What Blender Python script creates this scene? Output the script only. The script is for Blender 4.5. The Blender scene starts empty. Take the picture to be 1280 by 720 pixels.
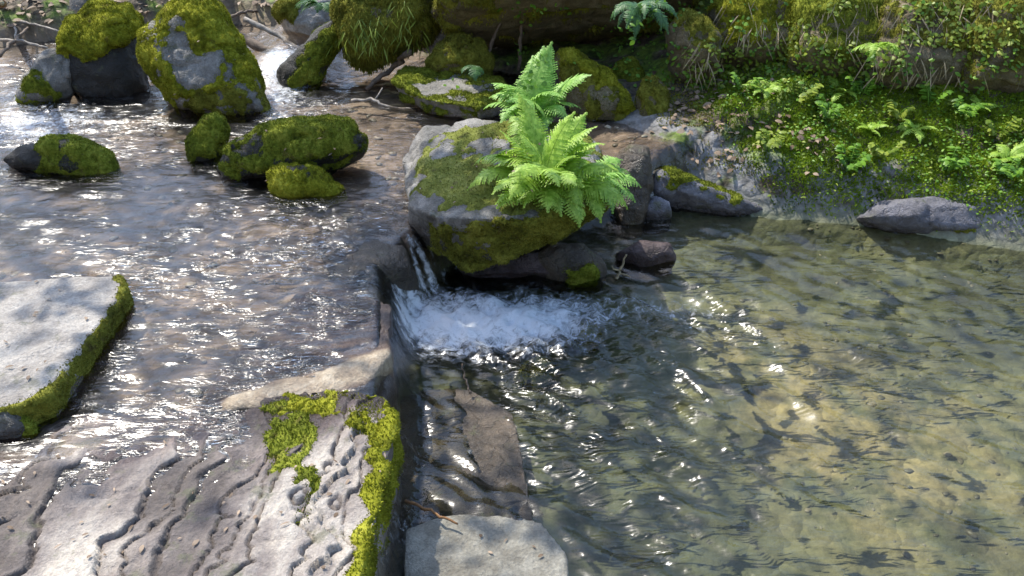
import bpy, bmesh, math, random
import numpy as np
from mathutils import Vector

random.seed(7)
RNG = np.random.default_rng(7)
scene = bpy.context.scene
COL = scene.collection
R = math.radians

# ------------------------------------------------------------------ camera
PITCH, HFOV, CAMH = 32.0, 60.0, 1.6
FPX = 640.0 / math.tan(R(HFOV / 2))
CAM = np.array([0.0, 0.0, CAMH])
FWD = np.array([0.0, math.cos(R(PITCH)), -math.sin(R(PITCH))])
UP = np.array([0.0, math.sin(R(PITCH)), math.cos(R(PITCH))])
RIGHT = np.array([1.0, 0.0, 0.0])
cd = bpy.data.cameras.new('camera'); cam = bpy.data.objects.new('camera', cd); COL.objects.link(cam)
cam.location = CAM; cam.rotation_euler = (R(90 - PITCH), 0, 0)
cd.sensor_width = 36.0; cd.lens = 18.0 / math.tan(R(HFOV / 2)); cd.clip_start = 0.05; cd.clip_end = 400
scene.camera = cam

def ray(px, py):
    return RIGHT * ((px - 640) / FPX) + UP * ((360 - py) / FPX) + FWD
def at(px, py, z=0.0):
    d = ray(px, py); t = (z - CAMH) / d[2]
    return CAM + d * t
def to_px(P):
    d = P - CAM; w = d @ FWD
    return np.stack([640 + FPX * (d @ RIGHT) / w, 360 - FPX * (d @ UP) / w], -1)

ZU, ZL = 0.0, -0.22          # water levels above and below the little fall

# ------------------------------------------------------------------ noise
def _hash(ix, iy, iz, seed):
    h = (ix.astype(np.int64) * 374761393 + iy.astype(np.int64) * 668265263 + iz.astype(np.int64) * 2147483647 + seed * 1274126177) & 0xFFFFFFFF
    h = ((h ^ (h >> 13)) * 1274126177) & 0xFFFFFFFF
    h = ((h ^ (h >> 16)) * 2246822519) & 0xFFFFFFFF
    return ((h ^ (h >> 15)) & 0xFFFF) / 32767.5 - 1.0
def vnoise(P, seed=0):
    P = np.asarray(P, float); i = np.floor(P).astype(np.int64); f = P - i
    u = f * f * f * (f * (f * 6 - 15) + 10)
    r = 0
    for dx in (0, 1):
        wx = u[:, 0] if dx else 1 - u[:, 0]
        for dy in (0, 1):
            wy = u[:, 1] if dy else 1 - u[:, 1]
            for dz in (0, 1):
                wz = u[:, 2] if dz else 1 - u[:, 2]
                r = r + wx * wy * wz * _hash(i[:, 0] + dx, i[:, 1] + dy, i[:, 2] + dz, seed)
    return r
def fbm(P, scale, octaves=3, seed=0, gain=0.5):
    P = np.asarray(P, float) * scale; r = 0; a = 1.0; tot = 0
    for o in range(octaves):
        r = r + a * vnoise(P + 17.3 * o, seed + o); tot += a; a *= gain; P = P * 2.03
    return r / tot
def sstep(a, b, x):
    t = np.clip((x - a) / (b - a), 0, 1); return t * t * (3 - 2 * t)

# ------------------------------------------------------------------ mesh helpers
def np_mesh(name, V, faces, smooth=True):
    """faces: list of integer arrays (n,3) / (n,4)"""
    me = bpy.data.meshes.new(name)
    V = np.asarray(V, np.float32)
    me.vertices.add(len(V)); me.vertices.foreach_set('co', V.ravel())
    faces = [np.asarray(f, np.int32) for f in faces if len(f)]
    nl = sum(f.size for f in faces); npoly = sum(len(f) for f in faces)
    me.loops.add(nl); me.polygons.add(npoly)
    me.loops.foreach_set('vertex_index', np.concatenate([f.ravel() for f in faces]))
    st = []; s = 0
    for f in faces:
        k = f.shape[1]; st.append(s + np.arange(len(f)) * k); s += f.size
    me.polygons.foreach_set('loop_start', np.concatenate(st).astype(np.int32))
    me.polygons.foreach_set('use_smooth', np.full(npoly, smooth))
    me.update(calc_edges=True); me.validate()
    return me
def link(name, me, mat=None, parent=None):
    o = bpy.data.objects.new(name, me); COL.objects.link(o)
    if mat is not None: me.materials.append(mat)
    if parent is not None:
        o.parent = parent
        o.location = -Vector(parent.location)     # meshes are built in world coordinates
    return o
def tag(o, label, cat, group=None, kind=None):
    if label: o['label'] = label
    if cat: o['category'] = cat
    if group: o['group'] = group
    if kind: o['kind'] = kind
    return o
def thing(name, loc, label, cat, group=None):
    o = bpy.data.objects.new(name, None); COL.objects.link(o); o.location = [float(v) for v in loc]
    o.empty_display_size = 0.05
    return tag(o, label, cat, group)
def add_attr(me, name, arr):
    a = me.attributes.new(name, 'FLOAT', 'POINT'); a.data.foreach_set('value', np.asarray(arr, np.float32))
def vnormals(V, Q):
    n = np.cross(V[Q[:, 2]] - V[Q[:, 0]], V[Q[:, -1]] - V[Q[:, 1]]) if Q.shape[1] == 4 else np.cross(V[Q[:, 1]] - V[Q[:, 0]], V[Q[:, 2]] - V[Q[:, 0]])
    N = np.zeros_like(V)
    for k in range(Q.shape[1]): np.add.at(N, Q[:, k], n)
    return N / np.maximum(np.linalg.norm(N, axis=1, keepdims=True), 1e-12)
def in_poly(P, poly):
    x, y = P[:, 0], P[:, 1]; r = np.zeros(len(P), bool); n = len(poly); j = n - 1
    for i in range(n):
        xi, yi = poly[i]; xj, yj = poly[j]
        c = ((yi > y) != (yj > y)) & (x < (xj - xi) * (y - yi) / (yj - yi + 1e-12) + xi)
        r ^= c; j = i
    return r

class MB:                                     # collects triangles / quads
    def __init__(s): s.v = []; s.q = []; s.t = []; s.n = 0
    def add(s, V, q=None, t=None):
        V = np.asarray(V, float).reshape(-1, 3)
        if q is not None and len(q): s.q.append(np.asarray(q) + s.n)
        if t is not None and len(t): s.t.append(np.asarray(t) + s.n)
        s.v.append(V); s.n += len(V)
    def tube(s, pts, rad, sides=7):
        pts = np.asarray(pts, float); k = len(pts); rad = np.broadcast_to(np.asarray(rad, float), (k,))
        T = np.gradient(pts, axis=0); T /= np.linalg.norm(T, axis=1, keepdims=True) + 1e-12
        a = np.array([0.31, 0.17, 0.93]); A = np.cross(T, a); A /= np.linalg.norm(A, axis=1, keepdims=True) + 1e-12
        B = np.cross(T, A); th = np.linspace(0, 2 * math.pi, sides, endpoint=False)
        V = pts[:, None] + rad[:, None, None] * (A[:, None] * np.cos(th)[None, :, None] + B[:, None] * np.sin(th)[None, :, None])
        V = V.reshape(-1, 3); q = []
        for i in range(k - 1):
            for j in range(sides):
                q.append((i * sides + j, i * sides + (j + 1) % sides, (i + 1) * sides + (j + 1) % sides, (i + 1) * sides + j))
        t = []
        for c, base in ((0, 0), (1, (k - 1) * sides)):
            for j in range(1, sides - 1):
                t.append((base, base + j, base + j + 1) if c else (base, base + j + 1, base + j))
        s.add(V, q, t)
    def build(s, name, mat, parent=None, smooth=False):
        f = []
        if s.q: f.append(np.concatenate(s.q))
        if s.t: f.append(np.concatenate(s.t))
        return link(name, np_mesh(name, np.concatenate(s.v), f, smooth), mat, parent)

def remesh(bm, voxel, smooth_it=0):
    me = bpy.data.meshes.new('tmp'); bm.to_mesh(me); bm.free()
    o = bpy.data.objects.new('tmp', me); COL.objects.link(o)
    m = o.modifiers.new('r', 'REMESH'); m.mode = 'VOXEL'; m.voxel_size = voxel
    if smooth_it:
        m = o.modifiers.new('s', 'SMOOTH'); m.factor = 0.5; m.iterations = smooth_it
    dg = bpy.context.evaluated_depsgraph_get(); ev = o.evaluated_get(dg); em = ev.to_mesh()
    V = np.empty(len(em.vertices) * 3, np.float32); em.vertices.foreach_get('co', V); V = V.reshape(-1, 3).astype(float)
    nl = len(em.loops); L = np.empty(nl, np.int32); em.loops.foreach_get('vertex_index', L)
    Q = L.reshape(-1, 4).copy()
    ev.to_mesh_clear(); bpy.data.objects.remove(o); bpy.data.meshes.remove(me)
    return V, Q
def hull_bm(pts):
    bm = bmesh.new()
    for p in pts: bm.verts.new(p)
    r = bmesh.ops.convex_hull(bm, input=bm.verts)
    bmesh.ops.delete(bm, geom=list({g for g in r['geom_interior'] + r['geom_unused'] if isinstance(g, bmesh.types.BMVert)}), context='VERTS')
    bmesh.ops.recalc_face_normals(bm, faces=bm.faces)
    return bm
def prism_bm(top, bot):
    bm = bmesh.new()
    a = [bm.verts.new(p) for p in top]; b = [bm.verts.new(p) for p in bot]; n = len(a)
    bm.faces.new(a); bm.faces.new(b[::-1])
    for i in range(n): bm.faces.new((a[(i + 1) % n], a[i], b[i], b[(i + 1) % n]))
    bmesh.ops.triangulate(bm, faces=bm.faces[:])
    bmesh.ops.recalc_face_normals(bm, faces=bm.faces)
    return bm

# ------------------------------------------------------------------ materials
def new_mat(name):
    m = bpy.data.materials.new(name); m.use_nodes = True
    nt = m.node_tree; nt.nodes.clear()
    out = nt.nodes.new('ShaderNodeOutputMaterial')
    return m, nt, out
def N(nt, typ, **kw):
    n = nt.nodes.new('ShaderNode' + typ)
    for k, v in kw.items():
        if k.startswith('i_'): n.inputs[k[2:].replace('_', ' ')].default_value = v
        else: setattr(n, k, v)
    return n
def noise(nt, co, scale, detail=4, rough=0.55, dist=0.0):
    n = N(nt, 'TexNoise'); n.inputs['Scale'].default_value = scale; n.inputs['Detail'].default_value = detail
    n.inputs['Roughness'].default_value = rough; n.inputs['Distortion'].default_value = dist
    nt.links.new(co, n.inputs['Vector']); return n.outputs['Fac']
def ramp(nt, fac, stops, interp='LINEAR'):
    r = N(nt, 'ValToRGB'); r.color_ramp.interpolation = interp
    e = r.color_ramp.elements
    while len(e) < len(stops): e.new(0.5)
    for el, (p, c) in zip(e, stops): el.position = p; el.color = (*c, 1) if len(c) == 3 else c
    nt.links.new(fac, r.inputs['Fac']); return r.outputs['Color']
def mixc(nt, fac, a, b, mode='MIX'):
    m = N(nt, 'Mix', data_type='RGBA', blend_type=mode)
    for s, v in ((0, fac), (6, a), (7, b)):
        if hasattr(v, 'is_linked') or isinstance(v, bpy.types.NodeSocket): nt.links.new(v, m.inputs[s])
        else: m.inputs[s].default_value = v if s == 0 else (*v, 1)
    return m.outputs[2]
def mth(nt, op, a, b=None, clamp=False):
    m = N(nt, 'Math', operation=op, use_clamp=clamp)
    for s, v in ((0, a), (1, b)):
        if v is None: continue
        if isinstance(v, bpy.types.NodeSocket): nt.links.new(v, m.inputs[s])
        else: m.inputs[s].default_value = v
    return m.outputs[0]
def maprange(nt, v, a, b, c=0.0, d=1.0):
    m = N(nt, 'MapRange', interpolation_type='SMOOTHSTEP'); nt.links.new(v, m.inputs[0])
    for k, x in enumerate((a, b, c, d)): m.inputs[k + 1].default_value = x
    return m.outputs[0]
def geo_pos(nt): return N(nt, 'NewGeometry').outputs['Position']
def sep_z(nt, v):
    s = N(nt, 'SeparateXYZ'); nt.links.new(v, s.inputs[0]); return s.outputs
def bump(nt, h, strength, dist=0.01, normal=None):
    b = N(nt, 'Bump'); b.inputs['Strength'].default_value = strength; b.inputs['Distance'].default_value = dist
    nt.links.new(h, b.inputs['Height'])
    if normal is not None: nt.links.new(normal, b.inputs['Normal'])
    return b.outputs['Normal']

def rock_mat(name, dark, mid, light, wetz=None, rough=0.75, spots=True, wetspan=0.07, stretch=None, tone=False, cracks=0.22):
    m, nt, out = new_mat(name); L = nt.links.new
    p = geo_pos(nt)
    if stretch:
        mp = N(nt, 'Mapping'); mp.inputs['Scale'].default_value = stretch; L(p, mp.inputs['Vector']); pc = mp.outputs[0]
    else: pc = p
    n1 = noise(nt, pc, 5.0, 6, 0.62, 0.6); n2 = noise(nt, pc, 28.0, 5, 0.65); n3 = noise(nt, p, 140.0, 3, 0.6)
    c = ramp(nt, mth(nt, 'ADD', mth(nt, 'MULTIPLY', n1, 0.65), mth(nt, 'MULTIPLY', n2, 0.35)), [(0.34, dark), (0.5, mid), (0.64, light)])
    c = mixc(nt, 0.35, c, ramp(nt, n3, [(0.3, (0.25, 0.25, 0.25)), (0.7, (0.9, 0.9, 0.9))]), 'OVERLAY')
    if tone:                                   # own colour per stratum of the slab, crevice shade painted in
        tn = N(nt, 'Attribute', attribute_name='tone').outputs['Fac']; wt = N(nt, 'Attribute', attribute_name='soaked').outputs['Fac']
        c = mixc(nt, 1.0, c, ramp(nt, tn, [(0.0, (0.33, 0.29, 0.265)), (0.5, (0.70, 0.645, 0.60)), (1.0, (1.34, 1.30, 1.18))]), 'MULTIPLY')
        c = mixc(nt, wt, c, mixc(nt, 1.0, c, (0.52, 0.45, 0.47), 'MULTIPLY'))
    if spots:                                  # lichen / algae blotches
        s = maprange(nt, noise(nt, p, 11.0, 5, 0.7), 0.56, 0.66)
        c = mixc(nt, mth(nt, 'MULTIPLY', s, 0.55), c, (0.10, 0.105, 0.05))
    bs = N(nt, 'BsdfPrincipled')
    rsock = mth(nt, 'ADD', mth(nt, 'MULTIPLY', n2, 0.25), rough - 0.12)
    if wetz is not None:                       # splash line: the stone is soaked near the water
        z = sep_z(nt, p)['Z']
        z = mth(nt, 'ADD', z, mth(nt, 'MULTIPLY', mth(nt, 'SUBTRACT', n1, 0.5), 0.08))
        w = maprange(nt, z, wetz + 0.01, wetz + wetspan, 1.0, 0.0)
        c = mixc(nt, w, c, mixc(nt, 1.0, c, (0.42, 0.38, 0.36), 'MULTIPLY'))
        mr = N(nt, 'Mix', data_type='FLOAT'); L(w, mr.inputs[0]); L(rsock, mr.inputs[2]); mr.inputs[3].default_value = 0.22
        rsock = mr.outputs[0]
    if tone:
        mr2 = N(nt, 'Mix', data_type='FLOAT'); L(wt, mr2.inputs[0]); L(rsock, mr2.inputs[2]); mr2.inputs[3].default_value = 0.3; rsock = mr2.outputs[0]
    L(c, bs.inputs['Base Color']); L(rsock, bs.inputs['Roughness'])
    h = mth(nt, 'ADD', mth(nt, 'MULTIPLY', n2, 0.7), mth(nt, 'MULTIPLY', n3, 0.3))
    n4 = noise(nt, p, 62.0, 6, 0.72, 0.4)
    vc = N(nt, 'TexVoronoi', feature='DISTANCE_TO_EDGE'); vc.inputs['Scale'].default_value = 7.0
    wv = N(nt, 'VectorMath', operation='ADD'); L(p, wv.inputs[0]); nzc = N(nt, 'TexNoise'); nzc.inputs['Scale'].default_value = 6.0; nzc.inputs['Detail'].default_value = 5; L(p, nzc.inputs['Vector'])
    scv = N(nt, 'VectorMath', operation='SCALE'); scv.inputs['Scale'].default_value = 0.35; L(nzc.outputs['Color'], scv.inputs[0]); L(scv.outputs[0], wv.inputs[1]); L(wv.outputs[0], vc.inputs['Vector'])
    cr = maprange(nt, vc.outputs['Distance'], 0.0, 0.035)
    h = mth(nt, 'ADD', mth(nt, 'ADD', h, mth(nt, 'MULTIPLY', n4, 0.8)), mth(nt, 'MULTIPLY', cr, cracks))
    L(bump(nt, h, 0.9, 0.016), bs.inputs['Normal'])
    L(bs.outputs[0], out.inputs[0]); return m

def moss_mat(name, dark, mid, light, sat=1.0):
    m, nt, out = new_mat(name); L = nt.links.new
    p = geo_pos(nt)
    n1 = noise(nt, p, 9.0, 5, 0.65); n2 = noise(nt, p, 60.0, 4, 0.7)
    f = mth(nt, 'ADD', mth(nt, 'MULTIPLY', n1, 0.6), mth(nt, 'MULTIPLY', n2, 0.4))
    c = ramp(nt, f, [(0.36, dark), (0.5, mid), (0.63, light)])
    s = maprange(nt, noise(nt, p, 17.0, 4, 0.7), 0.58, 0.70)
    c = mixc(nt, mth(nt, 'MULTIPLY', s, 0.6), c, (0.10, 0.07, 0.03))
    bs = N(nt, 'BsdfPrincipled'); L(c, bs.inputs['Base Color']); bs.inputs['Roughness'].default_value = 0.9
    bs.inputs['Specular IOR Level'].default_value = 0.15
    n3 = noise(nt, p, 170.0, 3, 0.7)
    L(bump(nt, mth(nt, 'ADD', n2, mth(nt, 'MULTIPLY', n3, 0.5)), 0.9, 0.012), bs.inputs['Normal'])
    tr = N(nt, 'BsdfTranslucent'); L(c, tr.inputs['Color'])
    mx = N(nt, 'MixShader'); mx.inputs[0].default_value = 0.18
    L(bs.outputs[0], mx.inputs[1]); L(tr.outputs[0], mx.inputs[2]); L(mx.outputs[0], out.inputs[0]); return m

def leaf_mat(name, a, b, trans=0.4, rough=0.5, scale=14.0):
    m, nt, out = new_mat(name); L = nt.links.new
    p = geo_pos(nt)
    rnd = N(nt, 'NewGeometry').outputs['Random Per Island']
    f = mth(nt, 'ADD', mth(nt, 'MULTIPLY', rnd, 0.5), mth(nt, 'MULTIPLY', noise(nt, p, scale, 3), 0.5))
    c = ramp(nt, f, [(0.25, a), (0.75, b)])
    bs = N(nt, 'BsdfPrincipled'); L(c, bs.inputs['Base Color']); bs.inputs['Roughness'].default_value = rough
    tr = N(nt, 'BsdfTranslucent'); L(c, tr.inputs['Color'])
    mx = N(nt, 'MixShader'); mx.inputs[0].default_value = trans
    L(bs.outputs[0], mx.inputs[1]); L(tr.outputs[0], mx.inputs[2]); L(mx.outputs[0], out.inputs[0]); return m

def wood_mat(name, a, b, rough=0.8):
    m, nt, out = new_mat(name); L = nt.links.new
    p = geo_pos(nt); n1 = noise(nt, p, 30.0, 5, 0.7, 1.0); n2 = noise(nt, p, 160.0, 3)
    c = ramp(nt, n1, [(0.32, a), (0.66, b)])
    bs = N(nt, 'BsdfPrincipled'); L(c, bs.inputs['Base Color']); bs.inputs['Roughness'].default_value = rough
    L(bump(nt, mth(nt, 'ADD', n1, n2), 0.6, 0.004), bs.inputs['Normal'])
    L(bs.outputs[0], out.inputs[0]); return m

M = {}
M['grey'] = rock_mat('grey_stone', (0.07, 0.065, 0.055), (0.17, 0.16, 0.14), (0.31, 0.29, 0.26), ZU)
M['grey_low'] = rock_mat('grey_stone_low', (0.10, 0.095, 0.10), (0.19, 0.18, 0.19), (0.30, 0.28, 0.30), ZL)
M['pale'] = rock_mat('pale_slab_stone', (0.15, 0.13, 0.11), (0.30, 0.27, 0.235), (0.42, 0.385, 0.335), ZU, 0.7, True, 0.04, cracks=0.0)
M['slab'] = rock_mat('layered_slab_stone', (0.12, 0.10, 0.10), (0.26, 0.235, 0.22), (0.42, 0.385, 0.345), None, 0.6, True, 0.03, (1.0, 0.55, 1.0), True, cracks=0.0)
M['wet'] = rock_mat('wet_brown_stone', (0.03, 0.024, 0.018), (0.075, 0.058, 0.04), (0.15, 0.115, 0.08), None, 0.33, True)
M['ledge'] = rock_mat('wet_ledge_stone', (0.11, 0.08, 0.055), (0.26, 0.21, 0.155), (0.42, 0.38, 0.32), None, 0.42, False, 0.07, None, True, cracks=0.0)
M['dark'] = rock_mat('shade_dark_stone', (0.010, 0.009, 0.007), (0.020, 0.018, 0.014), (0.045, 0.04, 0.032), ZU, 0.6)  # near black, deep shade on the boulder bodies put into the colour
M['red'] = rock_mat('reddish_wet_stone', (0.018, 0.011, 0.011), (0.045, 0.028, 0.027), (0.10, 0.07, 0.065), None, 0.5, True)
M['brown'] = rock_mat('brown_stone', (0.05, 0.04, 0.022), (0.12, 0.095, 0.05), (0.21, 0.17, 0.10), None, 0.8)
M['purple'] = rock_mat('purple_grey_stone', (0.06, 0.058, 0.062), (0.13, 0.126, 0.14), (0.22, 0.215, 0.235), ZL, 0.6, True, 0.05)
M['sub'] = rock_mat('submerged_slab_stone', (0.04, 0.028, 0.02), (0.10, 0.078, 0.055), (0.20, 0.16, 0.12), None, 0.45, False)
M['sub_pale'] = rock_mat('submerged_pale_stone', (0.11, 0.095, 0.07), (0.20, 0.185, 0.145), (0.31, 0.29, 0.235), None, 0.5, False, cracks=0.0)
M['moss'] = moss_mat('moss_bright', (0.09, 0.095, 0.010), (0.24, 0.25, 0.016), (0.45, 0.44, 0.05))
M['moss_mid'] = moss_mat('moss_green', (0.06, 0.075, 0.010), (0.17, 0.20, 0.018), (0.34, 0.36, 0.05))
M['moss_olive'] = moss_mat('moss_olive', (0.08, 0.078, 0.012), (0.19, 0.19, 0.025), (0.32, 0.31, 0.05))
M['moss_lime'] = moss_mat('moss_lime', (0.04, 0.07, 0.006), (0.16, 0.25, 0.014), (0.34, 0.46, 0.03))
M['moss_dull'] = moss_mat('moss_dull', (0.10, 0.11, 0.025), (0.19, 0.21, 0.04), (0.29, 0.30, 0.085))
M['fern'] = leaf_mat('fern_leaf', (0.22, 0.38, 0.03), (0.46, 0.64, 0.10), 0.45)
M['fern_cool'] = leaf_mat('fern_leaf_cool', (0.17, 0.36, 0.045), (0.36, 0.58, 0.12), 0.4)
M['fern_dark'] = leaf_mat('fern_leaf_dark', (0.035, 0.10, 0.03), (0.09, 0.20, 0.05), 0.35)
M['leaf'] = leaf_mat('leafy_green', (0.07, 0.17, 0.012), (0.20, 0.38, 0.03), 0.4)
M['leaf_yellow'] = leaf_mat('leafy_yellow_green', (0.13, 0.20, 0.015), (0.33, 0.40, 0.05), 0.4)
M['dry'] = leaf_mat('dry_leaf', (0.10, 0.06, 0.03), (0.34, 0.25, 0.17), 0.2, 0.7, 30)
M['bark'] = wood_mat('bark', (0.05, 0.035, 0.022), (0.18, 0.13, 0.09))
M['bark_grey'] = wood_mat('bark_grey', (0.10, 0.085, 0.07), (0.36, 0.32, 0.27))
M['bark_red'] = wood_mat('bark_red', (0.09, 0.04, 0.012), (0.28, 0.14, 0.05))
M['straw'] = wood_mat('straw', (0.16, 0.12, 0.06), (0.40, 0.32, 0.19))

# ------------------------------------------------------------------ rocks
def shape_noise(V, Q, amp, fine, seed, strata=0.0):
    nrm = vnormals(V, Q)
    d = amp * fbm(V, 4.2, 3, seed) + fine * fbm(V, 19.0, 3, seed + 9) - 0.6 * fine * np.abs(fbm(V, 30.0, 2, seed + 20))
    ridge = 1 - np.abs(fbm(V, 6.0, 2, seed + 31)); d = d - amp * 0.5 * sstep(0.88, 1.0, ridge)
    V = V + nrm * d[:, None]
    return V

def mossy(V, Q, nrm, seed, spec):
    """moss mask on rock vertices"""
    px = to_px(V); jit = np.stack([fbm(V, 14, 3, seed + 50), fbm(V, 14, 3, seed + 60)], -1)
    pj = px + jit * spec.get('jit', 16)
    m = sstep(-0.12, 0.12, nrm[:, 2] - spec.get('thr', 0.1) + 0.55 * fbm(V, 7, 3, seed + 70))
    if 'only' in spec:
        k = np.zeros(len(V), bool)
        for pl in spec['only']: k |= in_poly(pj, pl)
        m = np.where(k, np.maximum(m, 1.0 if spec.get('force', True) else m), 0)
    if 'only' in spec: m = m * sstep(-0.42, -0.22, fbm(V, spec.get('gapf', 11), 3, seed + 95) + spec.get('gap', 0.16))
    for pl in spec.get('bare', []): m = np.where(in_poly(pj, pl), 0, m)
    if 'zmin' in spec: m = m * sstep(spec['zmin'], spec['zmin'] + 0.03, V[:, 2] + 0.02 * jit[:, 0])
    return m

def add_moss(root, V, Q, seed, spec):
    nrm = vnormals(V, Q)
    m = mossy(V, Q, nrm, seed, spec)
    for _ in range(2):                                       # soften the mask over the mesh
        acc = np.zeros(len(V)); cnt = np.zeros(len(V)); fm = m[Q].mean(1)
        for k in range(4): np.add.at(acc, Q[:, k], fm); np.add.at(cnt, Q[:, k], 1)
        m = acc / np.maximum(cnt, 1)
    m = np.clip(m + 0.35 * (m > 0.03) * (m < 0.97) * fbm(V, 42, 2, seed + 90), 0, 1)
    keep = m[Q].mean(1) > 0.3
    if keep.sum() < 5: return
    th = spec.get('th', 0.016)
    th = th * np.clip(0.85 + 1.3 * fbm(V, 8, 2, seed + 96), 0.35, 1.6)
    clump = fbm(V, 20, 3, seed + 80) * 0.012 + fbm(V, 60, 2, seed + 81) * 0.005
    W = V + nrm * (-spec.get('base', 0.005) + th * sstep(0.2, 1.0, m) + clump * spec.get('clump', 1.0) * m)[:, None]
    Qk = Q[keep]; used = np.unique(Qk); remap = np.full(len(V), -1); remap[used] = np.arange(len(used))
    Vm = W[used]; Qm = remap[Qk]
    # tufts
    a = Vm[Qm]; area = np.linalg.norm(np.cross(a[:, 2] - a[:, 0], a[:, 3] - a[:, 1]), axis=1) / 2
    cen = a.mean(1); d = cen - CAM
    fn = np.cross(a[:, 2] - a[:, 0], a[:, 3] - a[:, 1]); fn /= np.linalg.norm(fn, axis=1, keepdims=True) + 1e-12
    vis = cen[:, 2] > spec.get('tz', -0.3)
    area = area * vis
    n = int(min(area.sum() * spec.get('dens', 42000), 36000))
    quads = [Qm]; tris = []
    VV = [Vm]
    if n > 10:
        pick = RNG.choice(len(Qm), n, p=area / area.sum())
        w = RNG.random((n, 2)); A = a[pick]
        P = (A[:, 0] * ((1 - w[:, :1]) * (1 - w[:, 1:])) + A[:, 1] * (w[:, :1] * (1 - w[:, 1:])) + A[:, 2] * (w[:, :1] * w[:, 1:]) + A[:, 3] * ((1 - w[:, :1]) * w[:, 1:]))
        ln = spec.get('len', 0.007) * (0.5 + RNG.random(n))
        dirn = fn[pick] + RNG.normal(0, 0.55, (n, 3)) + np.array([0, 0, spec.get('lift', 0.15)])
        dirn /= np.linalg.norm(dirn, axis=1, keepdims=True)
        side = np.cross(dirn, RNG.normal(0, 1, (n, 3))); side /= np.linalg.norm(side, axis=1, keepdims=True) + 1e-9
        wd = spec.get('wid', 0.0026) * (0.6 + 0.8 * RNG.random(n))
        droop = spec.get('droop', 0.0)
        b = P - fn[pick] * 0.002
        mid = P + dirn * (ln * 0.55)[:, None] + np.array([0, 0, -1]) * (droop * ln * 0.25)[:, None]
        tip = P + dirn * (ln * (1 - 0.55 * min(droop, 1)))[:, None] + np.array([0, 0, -1]) * (droop * ln)[:, None]
        T = np.stack([b - side * wd[:, None] * 0.5, b + side * wd[:, None] * 0.5, mid + side * wd[:, None] * 0.6, mid - side * wd[:, None] * 0.6, tip], 1).reshape(-1, 3)
        off = len(Vm); k = np.arange(n)[:, None] * 5 + off
        quads.append(k + np.array([[0, 1, 2, 3]])); tris.append(k + np.array([[3, 2, 4]])); VV.append(T)
    me = np_mesh('moss', np.concatenate(VV), [np.concatenate(quads)] + tris, True)
    return link('moss', me, M[spec.get('mat', 'moss')], root)

WATERLINE = []
def finish_rock(name, label, V, Q, mat, moss=None, seed=1, cat='rock', group=None, extra=None, attrs=None):
    base = V.mean(0).copy(); base[2] = V[:, 2].min()
    if extra is not None: V = extra(V, Q)
    WATERLINE.append(V[(np.abs(V[:, 2] - (ZU if V[:, 2].max() > -0.12 and V[:, 0].mean() < 0.1 else ZL)) < 0.012)][::3, :2])
    if moss:
        root = thing(name, base, label, cat, group)
        st = link('stone', np_mesh('stone', V, [Q]), M[mat], root)
        if attrs:
            for k_, v_ in attrs(V).items(): add_attr(st.data, k_, v_)
        for k, sp in enumerate(moss if isinstance(moss, list) else [moss]): add_moss(root, V, Q, seed + 3 * k, sp)
    else:
        root = link(name, np_mesh(name, V - base, [Q]), M[mat])
        if attrs:
            for k_, v_ in attrs(V).items(): add_attr(root.data, k_, v_)
        root.location = [float(v) for v in base]
        tag(root, label, cat, group)
    return root

def boulder(name, label, out, anchor, d, mat='grey', moss=None, seed=1, amp=0.022, fine=0.008, voxel=0.012, smooth=3, lean=0.0, **kw):
    A = at(*anchor); t0 = (A - CAM) @ FWD + 0.30 * d
    S = np.array([CAM + t0 * ray(*p) for p in out]); c = S.mean(0)
    pts = []
    for s, k in ((1, 0), (0.93, 0.25), (0.90, -0.22), (0.66, 0.5), (0.55, -0.38)):
        pts += [c + (p - c) * s + FWD * k * d for p in S]
    low = S[S[:, 2].argsort()[:max(3, len(S) // 3)]]
    for p in low: pts.append(p + np.array([0, 0.12 * d, -0.10]))
    V, Q = remesh(hull_bm(pts), voxel, smooth)
    V = shape_noise(V, Q, amp, fine, seed)
    return finish_rock(name, label, V, Q, mat, moss, seed, **kw)

def hull_rock(name, label, pts, mat='grey', moss=None, seed=1, amp=0.02, fine=0.008, voxel=0.012, smooth=2, raw=(), **kw):
    P = [at(*p) for p in pts] + [np.array(r, float) for r in raw]
    V, Q = remesh(hull_bm(P), voxel, smooth)
    V = shape_noise(V, Q, amp, fine, seed)
    return finish_rock(name, label, V, Q, mat, moss, seed, **kw)

def slab_rock(name, label, top, thick, mat='pale', moss=None, seed=1, amp=0.008, fine=0.005, voxel=0.011, smooth=1, flare=1.0, **kw):
    T = np.array([at(*p) for p in top]); c = T.mean(0)
    B = c + (T - c) * np.array([flare, flare, 1]); B[:, 2] -= thick
    V, Q = remesh(prism_bm(T, B), voxel, smooth)
    V = shape_noise(V, Q, amp, fine, seed)
    return finish_rock(name, label, V, Q, mat, moss, seed, **kw)

full = dict(thr=-0.35, mat='moss')

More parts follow.
